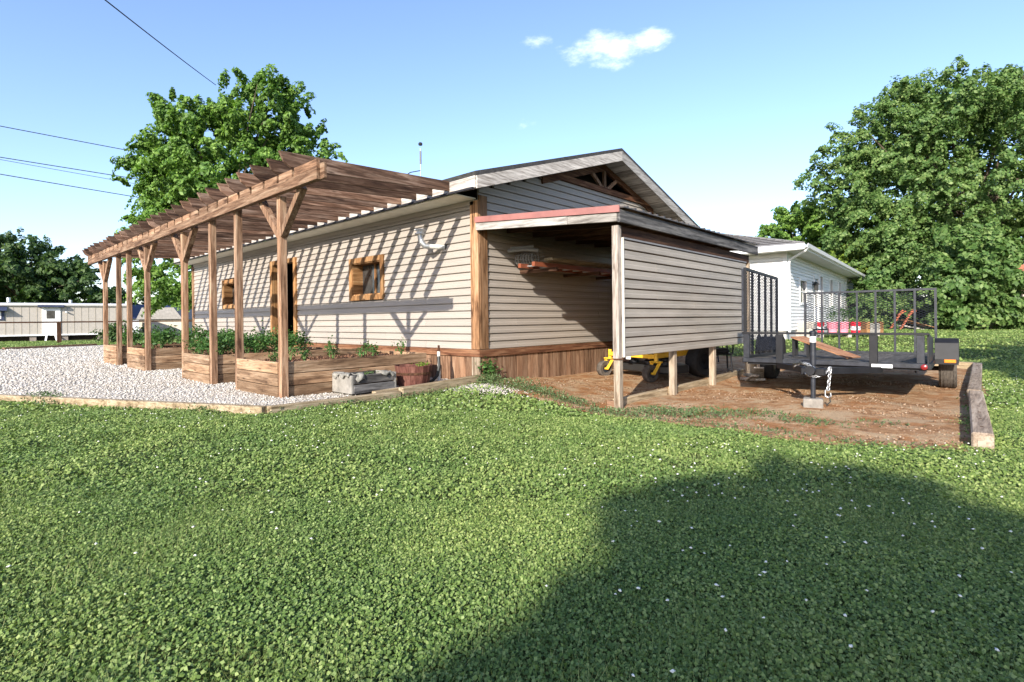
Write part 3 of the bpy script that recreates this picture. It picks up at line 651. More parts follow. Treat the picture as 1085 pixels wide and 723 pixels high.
# ------------------------------------------------------------------ pergola
pg=thing('pergola','long weathered timber pergola with notched beam joined to the workshop eave','pergola',(-6,-2.92,0))
BX0,BX1=-12.42,.53; BY=-2.92; BZ0,BZ1=2.65,2.875
bm_=MB(); bm_.box(BX0,.44,BY-.075,BY-.037,BZ0,BZ1-.10)
xe=.44
for i in range(31):
    xr=-.15-.42*i
    bm_.box(max(xr+.034,BX0),xe,BY-.075,BY-.037,BZ1-.0995,BZ1+random.uniform(-.004,.004)); xe=xr-.028
    if xe<BX0+.05: break
bm_.build('beam',W('pergola','x'),pg)
MB().box(BX0,BX1,BY-.033,BY+.005,BZ0,BZ1-.04).build('beam',W('pergola','x'),pg,bevel=.005)
POSTX=[-.74,-2.2,-3.27,-4.68,-7.09,-8.58,-9.56,-11.0]
for i,xx in enumerate(POSTX):
    yb=BY+.008
    MB().box(xx-.045,xx+.045,yb-.085+.08,yb+.09,TZ(xx,BY)-.1,BZ0+(.20 if i in(1,2,5,6) else .0)).build('post',W('pergola','z'),pg,bevel=.005)
    if i in (0,3,4,7):
        for s in (-1,1):
            m=MB(); m.beam((xx+s*.035,yb+.0425,2.14),(xx+s*.60,yb+.0425,2.68),.085,.088,(0,1,0)); m.build('brace',W('pergola','z'),pg,bevel=.004)
for i in range(30):
    xx=-.15-.42*i; j=random.uniform(-.012,.012); yo=-3.165+random.uniform(-.03,.03)
    sl=(3.165-3.05)/(3.165-.49)
    zt=lambda y: 3.05+sl*(y+3.165)+j
    poly=[(yo,zt(yo)),(-.49,zt(-.49)),(-.49,zt(-.49)-.145),(yo+.42,zt(yo+.42)-.205),(yo+.16,zt(yo)-.19),(yo+.07,zt(yo)-.13),(yo+.015,zt(yo)-.085)]
    poly=[(yo,zt(yo)),(-.49,zt(-.49)),(-.49,zt(-.49)-.15),(yo+.30,zt(yo+.3)-.19),(yo+.14,zt(yo)-.175),(yo+.06,zt(yo)-.12)]
    MB().prism(poly,'x',xx-.019,xx+.019).build('rafter',W('rafter','y'),pg,bevel=.003)
# ------------------------------------------------------------------ raised beds
MULCH=isl_mat('mulch',[(0,(.03,.016,.01)),(.5,(.11,.05,.028)),(1,(.26,.15,.09))])
SOIL=plain('dark_soil',(.075,.04,.024),.95,.1,0,.45,25,.5)
BEDS=[(-2.2,-.74,'nearest raised bed of timber planks with sparse tomato seedlings in mulch'),(-4.68,-3.27,'second raised timber bed from the near end, packed with dark bushy plants'),(-8.58,-7.09,'raised timber bed beyond the doorway gap with light green pepper plants'),(-11.0,-9.56,'farthest raised timber bed at the left end of the pergola')]
def bed(i,x0,x1,label):
    b=thing('raised_bed',label,'raised bed',((x0+x1)/2,-1.7,0),group='raised timber beds under the pergola')
    y0,y1=-2.915,-.50; H=.153
    for k in range(3):
        z0=k*.161; z1=z0+H
        MB().box(x0+.047,x1-.047,y0-.018,y0+.020,z0,z1).build('plank',W('bed','x'),b,bevel=.005)
        e=.004*(k%2)
        yy=y1 if i!=2 or k<2 else y0+1.55
        MB().box(x1-.030+e,x1+.006+e,y0+.10,y1,z0,z1-(0 if k<2 else .0)).build('plank',W('bed','y'),b,bevel=.005)
        MB().box(x0-.006,x0+.032,y0+.10,y1,z0,z1).build('plank',W('bed','y'),b,bevel=.005)
        MB().box(x0+.034,x1-.034,y1-.04,y1-.003,z0,z1).build('plank',W('bed','x'),b,bevel=.005)
    if i==0: MB().box(x0+.05,x0+.09,-1.9,-.55,.40,.53).build('plank',W('bed','y'),b)
    MB().box(x0+.034,x1-.032,y0+.022,y1-.042,.05,.41).build('soil',SOIL,b)
    return b
def mulch(x0,x1,n):
    px=RNG.uniform(x0+.06,x1-.06,n);py=RNG.uniform(-2.85,-.6,n); return px,py
mx_,my_=[],[]
for i,(x0,x1,lb) in enumerate(BEDS):
    bed(i,x0,x1,lb); a,b=mulch(x0,x1,1500 if i==0 else 700); mx_.append(a);my_.append(b)
mx_=np.concatenate(mx_);my_=np.concatenate(my_)
stones('bark_mulch',mx_,my_,.415+0*mx_+RNG.uniform(0,.02,len(mx_)),.012,.034,MULCH,kind='stuff',label='red-brown bark mulch chips covering the raised beds',cat='mulch')
def plant(name,label,cat,loc,r,h,n,leaf,mat,group,open_=False):
    t=thing(name,label,cat,loc,group=group); l=Vector(loc)
    m=MB(); tips=[]
    ns=max(3,int(5*r/.15))
    for i in range(ns):
        a=random.uniform(0,2*pi); rr=r*random.uniform(.2,.8); hh=h*random.uniform(.6,1.0)
        e=l+Vector((rr*math.cos(a),rr*math.sin(a),hh)); q=l.lerp(e,.55)+Vector((0,0,.1*h)); m.tube([l-Vector((0,0,.02)),q,e],[.007,.005,.002],5,False); tips+= [e,q.lerp(e,.5),q]
    m.build('stem',plain_stem,t)
    T=np.array([tuple(p) for p in tips]); idx=RNG.integers(0,len(T),n); P=T[idx]+RNG.normal(0,1,(n,3))*np.array([r*.33,r*.33,h*.15])
    P[:,2]=np.maximum(P[:,2],l.z+.02)
    np_mesh('foliage',leaves_at(P,leaf*RNG.uniform(.5,1.3,n),.6,.55),4,mat,t)
    return t
plain_stem=plain('green_stem',(.10,.17,.05),.7)
for i,(x,y) in enumerate([(-1.0,-2.45),(-1.75,-2.3),(-1.2,-1.9),(-1.85,-1.6),(-1.15,-1.25),(-1.0,-.8),(-1.9,-.9),(-1.5,-2.65),(-.95,-1.6)]):
    h=[.20,.26,.22,.30,.24,.34,.26,.17,.20][i]
    plant('tomato_seedling','small spindly green tomato seedling growing in the mulch of the nearest raised bed','seedling',(x,y,.41),.10+.02*(i%3),h,70,.055,LEAF_G,'seedlings in the nearest bed')
for i in range(11):
    x=-4.45+.48*(i%3)+random.uniform(-.06,.06); y=-2.65+.55*(i//3)+random.uniform(-.06,.06)
    plant('potato_plant','dark green bushy potato plant crowding the second raised bed','plant',(x,y,.41),.25,.34+.05*random.random(),420,.062,LEAF_G,'bushy plants in the second bed')
for i in range(9):
    x=-8.3+.5*(i%3)+random.uniform(-.06,.06); y=-2.55+.75*(i//3)+random.uniform(-.06,.06)
    plant('pepper_plant','light green pepper plant with broad leaves in the bed beyond the doorway gap','plant',(x,y,.41),.24,.38+.1*random.random(),230,.085,LEAF_G,'pepper plants beyond the doorway gap')
for i in range(5):
    plant('bean_plant','green bean plant in the farthest raised bed at the end of the pergola','plant',(-10.7+.45*(i%3),-2.5+.9*(i//3),.41),.24,.45,220,.08,LEAF_G,'bean plants in the farthest bed')
plant('squash_plant','dark leafy plant standing in front of the open doorway','plant',(-6.3,-.9,.0),.24,.78,260,.09,LEAF_G,None)
# ------------------------------------------------------------------ landscape timbers
def timber(a,b,wd,ht,label,mat,lift=0,group=None):
    za,zb=TZ(*a),TZ(*b); ax=MB().beam((a[0],a[1],za+ht/2-.03+lift),(b[0],b[1],zb+ht/2-.03+lift),wd,ht)
    return ax.build('landscape_timber',mat,None,label,'timber',group,bevel=.008)
timber((-3.70,-5.47),(.24,-3.53),.10,.13,'pale squared timber edging the gravel along the lawn at left',W('treated','x'))
timber((-13.6,-10.35),(-3.78,-5.51),.10,.13,'gravel edging timber leaving the photo at the left border',W('treated','x'))
timber((.27,-3.50),(.20,-1.72),.10,.13,'edging timber running from the front corner of the gravel towards the workshop',W('treated','y'))
timber((.20,-1.69),(.10,-.09),.10,.15,'edging timber meeting the wooden skirting at the workshop corner',W('treated','y'),.02)
timber((.02,-2.0),(-.05,-.75),.09,.10,'short timber lying just inside the gravel beside the planter tub',W('treated','y'),.03)
timber((-24.0,-12),(-23.95,-4.0),.2,.13,'dark weathered kerb timber at the far edge of the gravel',W('skirt','y'))
timber((-23.95,-3.9),(-25.4,-.6),.2,.13,'dark weathered kerb timber behind the farthest pergola post',W('skirt','y'))
timber((2.36,.09),(2.535,.09),.10,.12,'short brown timber stub crossing behind the front carport post',W('skirt','x'))
timber((2.46,.10),(2.46,1.5),.09,.13,'ground timber between the first and second carport posts',W('treated','y'),.01)
timber((2.46,1.68),(2.46,3.02),.09,.13,'ground timber between the second and third carport posts',W('treated','y'),.01)
timber((2.46,3.18),(2.46,4.72),.09,.13,'ground timber reaching the farthest carport post',W('treated','y'),.01)
GREYT=wood('weathered_timber',(.13,.095,.07),(.28,.22,.165),(.39,.33,.265),'y')
for (a,b,lb) in [((6.12,-.30),(5.98,2.9),'big grey landscape timber with sawn end nearest the lawn at right of the dirt pad'),((5.96,2.98),(5.86,7.75),'farther grey landscape timber along the right side of the dirt pad')]:
    t=thing('landscape_timber',lb,'timber',(a[0],a[1],TZ(*a)))
    za,zb=TZ(*a),TZ(*b); MB().beam((a[0],a[1],za+.065),(b[0],b[1],zb+.065),.14,.16).build('body',GREYT,t,bevel=.012)
    m=MB(); A=Vector((a[0],a[1],za+.1455));B=Vector((b[0],b[1],zb+.1455))
    for i in range(4 if b[1]<4 else 5):
        p=A.lerp(B,.1+.14*i if b[1]<4 else .12+.18*i); m.lathe([(.012,0),(.012,.003)],p,n=8)
    m.build('spike_head',W('brown','z'),t)
    if b[1]<4: MB().box(a[0]-.03,a[0]+.02,a[1]-.006,a[1]+.02,za+.03,za+.08).build('sawn_end',plain('sawn_end_wood',(.36,.31,.24),.8,.2,0,.2,18),t)
timber((3.4,8.05),(5.80,7.86),.16,.17,'pale timber closing the back of the dirt pad behind the trailer',W('treated','x'))
# ------------------------------------------------------------------ planters, standpipe
pb=thing('planter_box','grey weathered wooden planter box with torn cloth over its rim on the gravel','planter',(-.47,-1.85,0))
m=MB()
m.box(-.72,-.22,-2.19,-2.15,.02,.27); m.build('end_panel',CONCG,pb,bevel=.006)
MB().box(-.72,-.22,-1.50,-1.46,.02,.27).build('end_panel',CONCG,pb,bevel=.006)
for z in (.02,.15):
    MB().box(-.258,-.215,-2.148,-1.502,z,z+.118).build('side_slat',W('grey','y'),pb,bevel=.006); MB().box(-.72,-.68,-2.148,-1.502,z,z+.118).build('side_slat',W('grey','y'),pb,bevel=.006)
MB().box(-.68,-.262,-2.148,-1.502,.04,.22).build('soil',SOIL,pb)
def rag(p,out,width,hang,seed):
    # a torn strip lying over the rim: p = rim point, out = outward direction
    ns,nw=11,7; o=Vector((out[0],out[1],0)).normalized(); t=Vector((-o.y,o.x,0)); A=[];B=[];Z=[]
    u=np.linspace(0,1,ns)[:,None]; w_=np.linspace(-.5,.5,nw)[None,:]
    r=np.random.default_rng(seed); ph=r.uniform(0,6,4)
    hg=hang*(.75+.5*np.sin(9*w_+ph[0])*.5+.3*r.uniform(-1,1,nw)[None,:])
    off=np.where(u<.45,(u/.45-1)*.09,np.minimum((u-.45)*.12,.022))+.012*np.sin(7*w_+ph[1]+4*u)
    z=np.where(u<.45,.012+.012*np.sin(9*u+5*w_+ph[2]),.016-(u-.45)/.55*hg)+0*w_
    a=w_*width*(1+.25*np.sin(5*u+ph[3]))
    X_=p[0]+o.x*off+t.x*a; Y_=p[1]+o.y*off+t.y*a; return X_,Y_,p[2]+z
for i,(p,out,wd,hg,lb) in enumerate([((-.60,-2.19,.275),(0,-1),.16,.07,'torn grey cloth strip over the left end of the planter box'),((-.38,-2.19,.275),(0,-1),.20,.05,'wide ragged cloth over the pale end panel of the planter box'),((-.215,-2.05,.275),(1,0),.15,.10,'torn cloth strip hanging at the near corner of the planter box'),((-.215,-1.62,.275),(1,0),.18,.07,'ragged cloth hanging over the far dark slats of the planter box')]):
    A,B,Zz=rag(p,out,wd,hg,60+i); g=grid_mesh('torn_cloth',A,B,Zz,RAG,label=lb,cat='cloth')
    g.modifiers.new('thick','SOLIDIFY').thickness=.004
plant('dry_plant','sparse dried plant stalks inside the grey planter box','plant',(-.42,-1.85,.22),.14,.08,60,.035,WEEDM,None)
tb=thing('planter_tub','reddish brown wooden planter tub with lime seedlings beside the raised bed','planter tub',(-.34,-1.05,0))
m=MB()
m.lathe([(.225,0),(.285,.33),(.262,.33),(.245,.26),(0,.26)],(-.36,-1.05,.0),n=14); m.build('tub',W('tub','z'),tb)
MB().lathe([(.266,.20),(.270,.20),(.276,.235),(.272,.235)],(-.36,-1.05,0),n=14,closed=True).build('hoop',W('brown','x'),tb)
MB().lathe([(.244,.262),(.244,.285),(0,.30)],(-.36,-1.05,0),n=14).build('soil',SOIL,tb)
plant('lettuce_seedling','lime green seedlings sprouting in the reddish planter tub','seedlings',(-.27,-.95,.29),.12,.07,120,.04,LEAF_Y,None)
sp=thing('standpipe','short white pipe standing beside the end of the raised bed with a black hose','standpipe',(-.52,-.42,0))
MB().tube([(-.52,-.42,-.05),(-.52,-.42,.50)],.026,12).build('pipe',PVC,sp,smooth=True)
MB().tube([(-.52,-.42,.50),(-.52,-.42,.60)],[.02,.017],10).build('tap',W('brown','z'),sp)
MB().tube([(-.49,-.45,.42),(-.45,-.47,.28),(-.46,-.50,.12),(-.53,-.56,.03),(-.66,-.62,.025)],.026,10).build('hose',HOSE,sp,smooth=True)
# ------------------------------------------------------------------ weeds on the bare ground
WV=[]
for (cx,cy,sx,sy,n,h) in [(.35,-.12,.30,.10,900,.16),(.85,.05,.28,.13,800,.15),(1.45,-.05,.34,.10,700,.12),(1.95,-.18,.2,.1,350,.1),(2.75,-.45,.25,.10,400,.07),(3.25,-.15,.33,.12,800,.10),(3.7,.10,.3,.1,500,.09),(4.15,.42,.25,.10,260,.05),(4.75,.10,.22,.10,260,.05),(5.3,.5,.16,.08,70,.03),(4.4,-.62,.5,.10,260,.04),(3.2,-.55,.5,.12,300,.05),(5.5,-.62,.4,.1,150,.04),(-2.9,-5.0,.28,.09,500,.14),(-.5,-3.95,.3,.06,250,.08),(.32,-2.6,.06,.5,260,.07),(.33,-1.3,.06,.5,300,.08)]:
    x=RNG.normal(cx,sx,n);y=RNG.normal(cy,sy,n); z=tz(x,y)+.015+h*RNG.uniform(.1,1,n)*np.exp(-((x-cx)/sx)**2*.4)
    WV.append(leaves_at(np.stack([x,y,z],-1),.040*RNG.uniform(.5,1.3,n),.8,.42))
np_mesh('weeds',np.concatenate(WV),4,WEEDM,kind='stuff',label='scattered low grey-green weeds on the bare dirt edge',cat='weeds')
plant('weed_plant','leafy dark green weed growing against the skirting beside the workshop corner','weed',(.16,.06,-.01),.15,.34,190,.075,LEAF_G,None)
# ------------------------------------------------------------------ zero-turn mower under the carport
mw=thing('riding_mower','yellow zero-turn riding mower parked on dirt behind the carport siding','mower',(1.24,3.02,TZ(1.3,3)),R(-17),local=True)
def wheel(parent,c,r,wd,rim,name='wheel',tmat=RUBBER,rmat=GREYM,axis=(1,0,0)):
    p=[(rim,-wd*.42),(r*.88,-wd*.5),(r*.97,-wd*.38),(r,-wd*.15),(r,wd*.15),(r*.97,wd*.38),(r*.88,wd*.5),(rim,wd*.42)]
    o=MB().lathe(p,c,axis,28,True).build(name,tmat,parent,smooth=True)
    q=[(0,-wd*.22),(rim*.35,-wd*.22),(rim*.4,-wd*.3),(rim*.9,-wd*.34),(rim,-wd*.44),(rim,wd*.44),(rim*.9,wd*.34),(rim*.4,wd*.3),(rim*.35,wd*.22),(0,wd*.22)]
    MB().lathe(q,c,axis,20).build('rim',rmat,o,smooth=True); return o
# local frame: -y = front of the mower; casters at x=+-.62
for s in (-1,1):
    c=(s*.61,-.50+.10,.155)
    w_=wheel(mw,c,.155,.13,.075,'caster_wheel',RUBBERD,GREYM)
    m=MB()
    for q in (-1,1): m.beam((c[0]+q*.085,c[1],c[2]),(c[0]+q*.085,c[1]+.15,.345),.018,.075,(1,0,0))
    m.box(c[0]-.105,c[0]+.105,c[1]+.08,c[1]+.20,.335,.36); m.build('caster_fork',YEL,mw,bevel=.004)
    MB().tube([(c[0],c[1]+.15,.355),(c[0],c[1]+.15,.52)],.036,12).build('caster_pivot',YEL,mw,smooth=True)
    MB().tube([(c[0]-.11,c[1],c[2]),(c[0]+.11,c[1],c[2])],.02,10).build('axle_bolt',YEL,mw)
m=MB(); m.box(-.60,.60,-.30,-.215,.40,.475); 
for s in (-1,1): m.beam((s*.42,-.25,.43),(s*.36,1.15,.46),.06,.09)
m.build('frame',YEL,mw,bevel=.006)
MB().box(-.10,.02,-.306,-.301,.36,.43).build('label_plate',WHITEP,mw)
m=MB(); m.prism([(-.68,.05),(-.55,-.10),(.55,-.10),(.68,.05),(.68,.50),(.45,.66),(-.45,.66),(-.68,.50)],'z',.12,.26); m.build('cutting_deck',ENG,mw,bevel=.02)
for s in (-1,0,1): MB().lathe([(.10,.26),(.10,.31),(.05,.33),(.05,.36),(0,.36)],(s*.4,.18,0),n=14).build('spindle_cover',GREYM,mw,smooth=True)
MB().box(-.34,.34,-.21,.18,.476,.50).build('foot_plate',BLACKM,mw)
m=MB(); m.prism([(.18,.46),(.20,.62),(.34,.70),(1.0,.72),(1.2,.60),(1.2,.46)],'x',-.40,.40); m.build('body',YEL,mw,bevel=.02)
m=MB(); m.prism([(.30,.71),(.28,.80),(.75,.78),(.85,1.22),(.93,1.20),(.86,.71)],'x',-.27,.27); m.build('seat',BLACKM,mw,bevel=.03)
m=MB()
for s in (-1,1): m.tube([(s*.36,.42,.70),(s*.36,.30,.98),(s*.10,.16,1.02)],.018,8)
m.build('steering_lever',BLACKM,mw)
m=MB(); m.box(-.3,.3,.95,1.42,.5,.92); m.lathe([(.2,.92),(.2,1.0),(.1,1.03),(0,1.03)],(0,1.18,0),n=16); m.build('engine',ENG,mw,bevel=.02)
m=MB(); m.tube([(-.42,1.0,.62),(-.42,1.0,1.55),(-.3,1.0,1.66),(.3,1.0,1.66),(.42,1.0,1.55),(.42,1.0,.62)],.028,10); m.build('roll_bar',BLACKM,mw)
for s in (-1,1): wheel(mw,(s*.52,.98,.30),.30,.26,.15,'rear_wheel',RUBBER,BLACKM)
# ------------------------------------------------------------------ patio chairs beyond the carport
def chair(loc,rot,label,copy=None):
    t=thing('patio_chair',label,'chair',loc,rot,group='black metal chairs behind the carport',local=True)
    m=MB(); m.box(-.25,.25,-.24,.24,.42,.45); m.build('seat',BLACKM,t,bevel=.01)
    m=MB(); m.tube([(-.24,.23,.44),(-.24,.32,.95),(.24,.32,.95),(.24,.23,.44)],.016,8)
    for i in range(5): m.tube([(-.16+.08*i,.245,.45),(-.16+.08*i,.32,.95)],.008,6)
    m.build('backrest',BLACKM,t)
    for sx in (-1,1):
        for sy in (-1,1): MB().tube([(sx*.23,sy*.22,.43),(sx*.25,sy*.25,0)],.016,8).build('leg',BLACKM,t)
        MB().tube([(sx*.25,-.25,.12),(sx*.25,.25,.12)],.011,6).build('stretcher',BLACKM,t)
        MB().tube([(sx*.26,-.22,.43),(sx*.27,-.22,.64),(sx*.27,.26,.66)],.014,8).build('arm',BLACKM,t)
    return t
chair((2.15,4.25,TZ(2.15,4.25)),R(30),'black metal chair showing its legs just under the far end of the siding screen')
chair((.85,6.7,TZ(.85,6.7)),R(-20),'black metal chair standing farther back on the grass beyond the mower')
bg_=thing('folded_seat_cushion','dark folded cushion lying on the seat of the nearer black chair','cushion',(2.15,4.25,.36),R(30),local=True)
MB().box(-.22,.22,-.20,.2,TZ(2.15,4.25)+.451-.36,TZ(2.15,4.25)+.53-.36).build('pad',RUBBER,bg_,bevel=.03)
# ------------------------------------------------------------------ utility trailer
TR=thing('utility_trailer','black open utility trailer with upright mesh gates parked on the dirt pad','trailer',(4.50,2.08,TZ(4.5,2.6)),R(2.9),local=True); TR.rotation_euler[0]=R(-1.55)
HW=1.075; TL=4.1; AX=2.15
m=MB(); m.box(-HW,HW,0,.05,.455,.515); m.build('front_rail',GREYM,TR,bevel=.004)
m=MB(); m.box(-HW+.05,HW-.02,.052,.11,.425,.48); m.build('front_crossmember',BLACKM,TR)
for s in (-1,1): MB().box(s*HW-.025,s*HW+.025,.052,TL,.445,.512).build('side_rail',BLACKM,TR)
MB().box(-HW+.03,HW-.03,TL-.05,TL,.43,.482).build('rear_rail',BLACKM,TR)
m=MB()
for i in range(8): m.box(-1.04+.26*i,-1.04+.26*i+.252,.115,TL-.055,.484,.506)
m.build('deck_plank',wood('deck_wood',(.03,.028,.026),(.075,.07,.062),(.13,.12,.11),'y'),TR)
m=MB()
for i in range(6): m.box(-1.04,1.04,.5+.62*i,.55+.62*i,.43,.4835)
m.build('crossmember',BLACKM,TR)
MB().box(-HW-.012,HW+.012,-.004,.056,.862,.892).build('top_rail',BLACKM,TR,bevel=.003)
for x in (-1.03,1.0): MB().box(x-.04,x+.04,.004,.046,.516,.861).build('upright',GREYM,TR,bevel=.003)
for x in (-.585,.52): MB().box(x-.045,x+.045,-.006,.05,.455,.861).build('upright',BLACKM,TR,bevel=.003)
MB().prism([(.058,.514),(.058,.880),(.25,.885),(1.66,.815),(1.66,.514)],'x',HW-.012,HW+.004).build('side_plate',BLACKM,TR)
MB().prism([(.058,.514),(.058,.880),(.12,.875),(.35,.514)],'x',-HW+.0,-HW+.010).build('gusset',BLACKM,TR)
MB().box(.50,.72,-.012,-.006,.448,.492).build('rail_sticker',WHITEP,TR)
def gate(name,p0,axis,length,z0,z1,bars,meshz,mat_bars):
    """upright gate starting at p0 along x or y, with frame, bars and expanded mesh"""
    P=(lambda u,z,o=0:(p0[0]+u,p0[1]+o,z)) if axis=='x' else (lambda u,z,o=0:(p0[0]+o,p0[1]+u,z))
    up=(0,1,0) if axis=='x' else (1,0,0)
    m=MB(); m.beam(P(0,z0),P(0,z1),.038,.038,up).beam(P(length,z0),P(length,z1),.038,.038,up).beam(P(-.019,z1+.019),P(length+.019,z1+.019),.038,.038).beam(P(.019,z0+.019),P(length-.019,z0+.019),.038,.038)
    g=m.build(name,mat_bars,TR)
    for i in range(1,bars): MB().beam(P(length*i/bars,z0+.038),P(length*i/bars,z1),.034,.030,up).build('gate_bar',mat_bars,g)
    m=MB(); zz=meshz; pitch=.088; h=z1-zz; r=.0046
    sl=.5
    kmax=int((length+h/sl)/pitch)+2
    for sgn in (1,-1):
        for k in range(-int(h/sl/pitch)-2,kmax):
            u0=k*pitch; a=(u0,zz); b=(u0+h/sl,z1)
            if sgn<0: a=(length-u0,zz); b=(length-u0-h/sl,z1)
            (ua,za),(ub,zb)=a,b
            d=ub-ua
            t0,t1=0,1
            for lo,hi in ((0,length),):
                ta=(lo-ua)/d; tb_=(hi-ua)/d
                if ta>tb_: ta,tb_=tb_,ta
                t0=max(t0,ta);t1=min(t1,tb_)
            if t1-t0<.02: continue
            q=lambda t:(ua+d*t,za+(zb-za)*t)
            A=q(t0);B=q(t1); m.tube([P(A[0],A[1],.021),P(B[0],B[1],.021)],r,4,False)
    m.build('mesh_infill',GREYM,g)
    return g
gate('rear_gate',(-1.05,TL-.02),'x',2.1,.50,1.67,7,.96,GREYM)
gate('side_gate',(-1.05,.03),'y',1.80,.51,1.80,5,.60,BLACKM)
MB().beam((-1.075,.012,.90),(-1.075,.012,1.82),.03,.045,(0,1,0)).build('gate_post',GREYM,TR)
for s in (-1,1):
    w_=wheel(TR,(s*1.235,AX,.388),.33,.21,.19,'wheel',RUBBERD if s>0 else RUBBER,GREYM)
    if s>0:
        m=MB()
        for q in (-.07,-.035,0,.035,.07): m.lathe([(.331,-.006+q),(.3345,-.006+q),(.3345,.006+q),(.331,.006+q)],(s*1.235,AX,.388),(1,0,0),28,True)
        m.build('tread_rib',RUBBERD,w_)
    prof=[(AX-.50,.47),(AX-.42,.75),(AX-.34,.815),(AX+.34,.815),(AX+.46,.75),(AX+.52,.47)]
    inner=[(AX+.505,.47),(AX+.448,.74),(AX+.335,.802),(AX-.335,.802),(AX-.408,.74),(AX-.485,.47)]
    x0,x1=(1.09,1.365) if s>0 else (-1.365,-1.09)
    f=MB()
    for i in range(5):
        a,b=prof[i],prof[i+1]; a2,b2=inner[5-i],inner[4-i]
        f.add([(x0,*a),(x1,*a),(x1,*b),(x0,*b),(x0,*a2),(x1,*a2),(x1,*b2),(x0,*b2)],[(0,1,2,3),(7,6,5,4),(0,3,7,4),(1,5,6,2),(0,4,5,1),(3,2,6,7)])
    f.build('fender',BLACKM,TR,bevel=.004)
MB().tube([(-1.2,AX,.36),(1.2,AX,.36)],.035,10).build('axle',BLACKM,TR)
for s in (-1,1):
    m=MB()
    for k in range(3): m.tube([(s*.85,AX-.4+.03*k,.37),(s*.85,AX,.31-.014*k),(s*.85,AX+.4-.03*k,.37)],.012,6)
    m.build('leaf_spring',BLACKM,TR)
    MB().beam((s*.60,.02,.42),(s*.04,-.80,.42),.045,.075).build('tongue_bar',BLACKM,TR)
MB().box(1.10,1.36,AX-.545,AX-.505,.445,.515).build('fender_bracket',BLACKM,TR)
MB().box(1.20,1.33,AX-.556,AX-.546,.470,.516).build('marker_light',AMBER,TR,bevel=.004)
MB().lathe([(.034,0),(.034,.016),(.026,.022),(0,.023)],(1.035,-.004,.475),(0,-1,0),18).build('side_light',REDL,TR,smooth=True)
MB().tube([(-.06,-.74,.425),(.0,-.98,.44),(.0,-1.10,.44)],[.05,.05,.055],10).build('coupler',BLACKM,TR)
m=MB(); m.box(-.13,.13,-.93,-.80,.37,.46); m.build('tongue_plate',BLACKM,TR,bevel=.01)
m=MB(); m.tube([(.0,-.90,.10),(.0,-.90,.55)],.028,14); m.build('jack_foot',GREYM,TR,smooth=True)
m=MB(); m.tube([(.0,-.90,.50),(.0,-.90,.87)],.034,14); m.lathe([(.034,.87),(.040,.875),(.040,.90),(.02,.91),(0,.91)],(0,-.90,0),n=14); m.build('jack_tube',GREYM,TR,smooth=True)
MB().tube([(0,-.9,.92),(.10,-.93,.925),(.17,-.95,.925),(.17,-.95,.86)],.010,8).build('jack_handle',BLACKM,TR)
MB().lathe([(.0355,.77),(.0355,.84)],(0,-.90,0),n=14,closed=False).build('jack_sticker',WHITEP,TR)
def chain(pts,link,name):
    m=MB(); P=[Vector(p) for p in pts]; d=[0]
    for a,b in zip(P,P[1:]): d.append(d[-1]+(b-a).length)
    n=int(d[-1]/(link*.72))
    for i in range(n):
        s=(i+.5)/n*d[-1]
        for j in range(len(P)-1):
            if d[j]<=s<=d[j+1]:
                c=P[j].lerp(P[j+1],(s-d[j])/max(d[j+1]-d[j],1e-6)); t=(P[j+1]-P[j]).normalized(); break
        a=t.orthogonal().normalized()
        if i%2: a=t.cross(a)
        ring=[c+t*math.cos(u)*link*.5+a*math.sin(u)*link*.32 for u in [2*pi*k/10 for k in range(11)]]
        m.tube(ring,link*.11,6,False)
    return m.build(name,GALV,TR,smooth=True)
def arc(a,b,sag,n=9):
    a=Vector(a);b=Vector(b); return [a.lerp(b,i/n)-Vector((0,0,sag*4*(i/n)*(1-i/n))) for i in range(n+1)]
chain(arc((.17,-.80,.47),(-.06,-1.0,.40),.07),.052,'safety_chain')
chain(arc((-.22,-.82,.47),(.03,-1.02,.46),-.05),.052,'safety_chain')
chain(arc((.17,-.82,.46),(.15,-.85,.20),-.0),.052,'safety_chain')
m=MB(); m.tube([(.15,-.85,.22),(.12,-.85,.19),(.12,-.85,.13),(.15,-.85,.11),(.18,-.85,.13),(.175,-.85,.17)],.008,8); m.build('chain_hook',GALV,TR)
m=MB(); m.tube([(.16,-.84,.14),(.17,-.83,.06),(.13,-.84,.015)],.008,6); m.tube([(-.25,-.70,.44),(-.22,-.86,.50),(-.12,-.92,.52),(-.03,-.93,.46)],.012,8); m.build('wiring_lead',HOSE,TR)
m=MB()
for i in range(7): m.tube(arc((-.2+.14*i,.2+.4*i,.45),(-.05+.14*i,.5+.4*i,.45),.05,6),.006,5,False)
m.build('wiring_loom',HOSE,TR)
cb=Matrix.Translation(TR.location)@Matrix.Rotation(R(2.9),4,'Z')
p=cb@Vector((0,-.90,0))
q=thing('concrete_block','grey concrete block under the trailer jack','block',(p.x,p.y,TZ(p.x,p.y)),R(12),local=True)
MB().box(-.105,.105,-.09,.09,-.02,.122-(TZ(p.x,p.y)-TR.location.z)-.0).build('body',CONC,q,bevel=.01)
# ramp board lying in the trailer
rb=thing('plywood_board','orange-brown plywood board sloping down onto the trailer deck','board',tuple(cb@Vector((-.55,.75,.487))),R(2.9),local=True)
MB().beam((-.05,.45,.30),(.75,.15,.020),.34,.018,(0,0,1)).build('panel',W('ply','x'),rb)
for yy in (.35,.55): MB().box(-.10,-.06,yy-.02,yy+.02,.0,.275).build('strut',BLACKM,rb); MB().box(.12,.15,yy-.12,yy-.08,.0,.20).build('strut',BLACKM,rb)
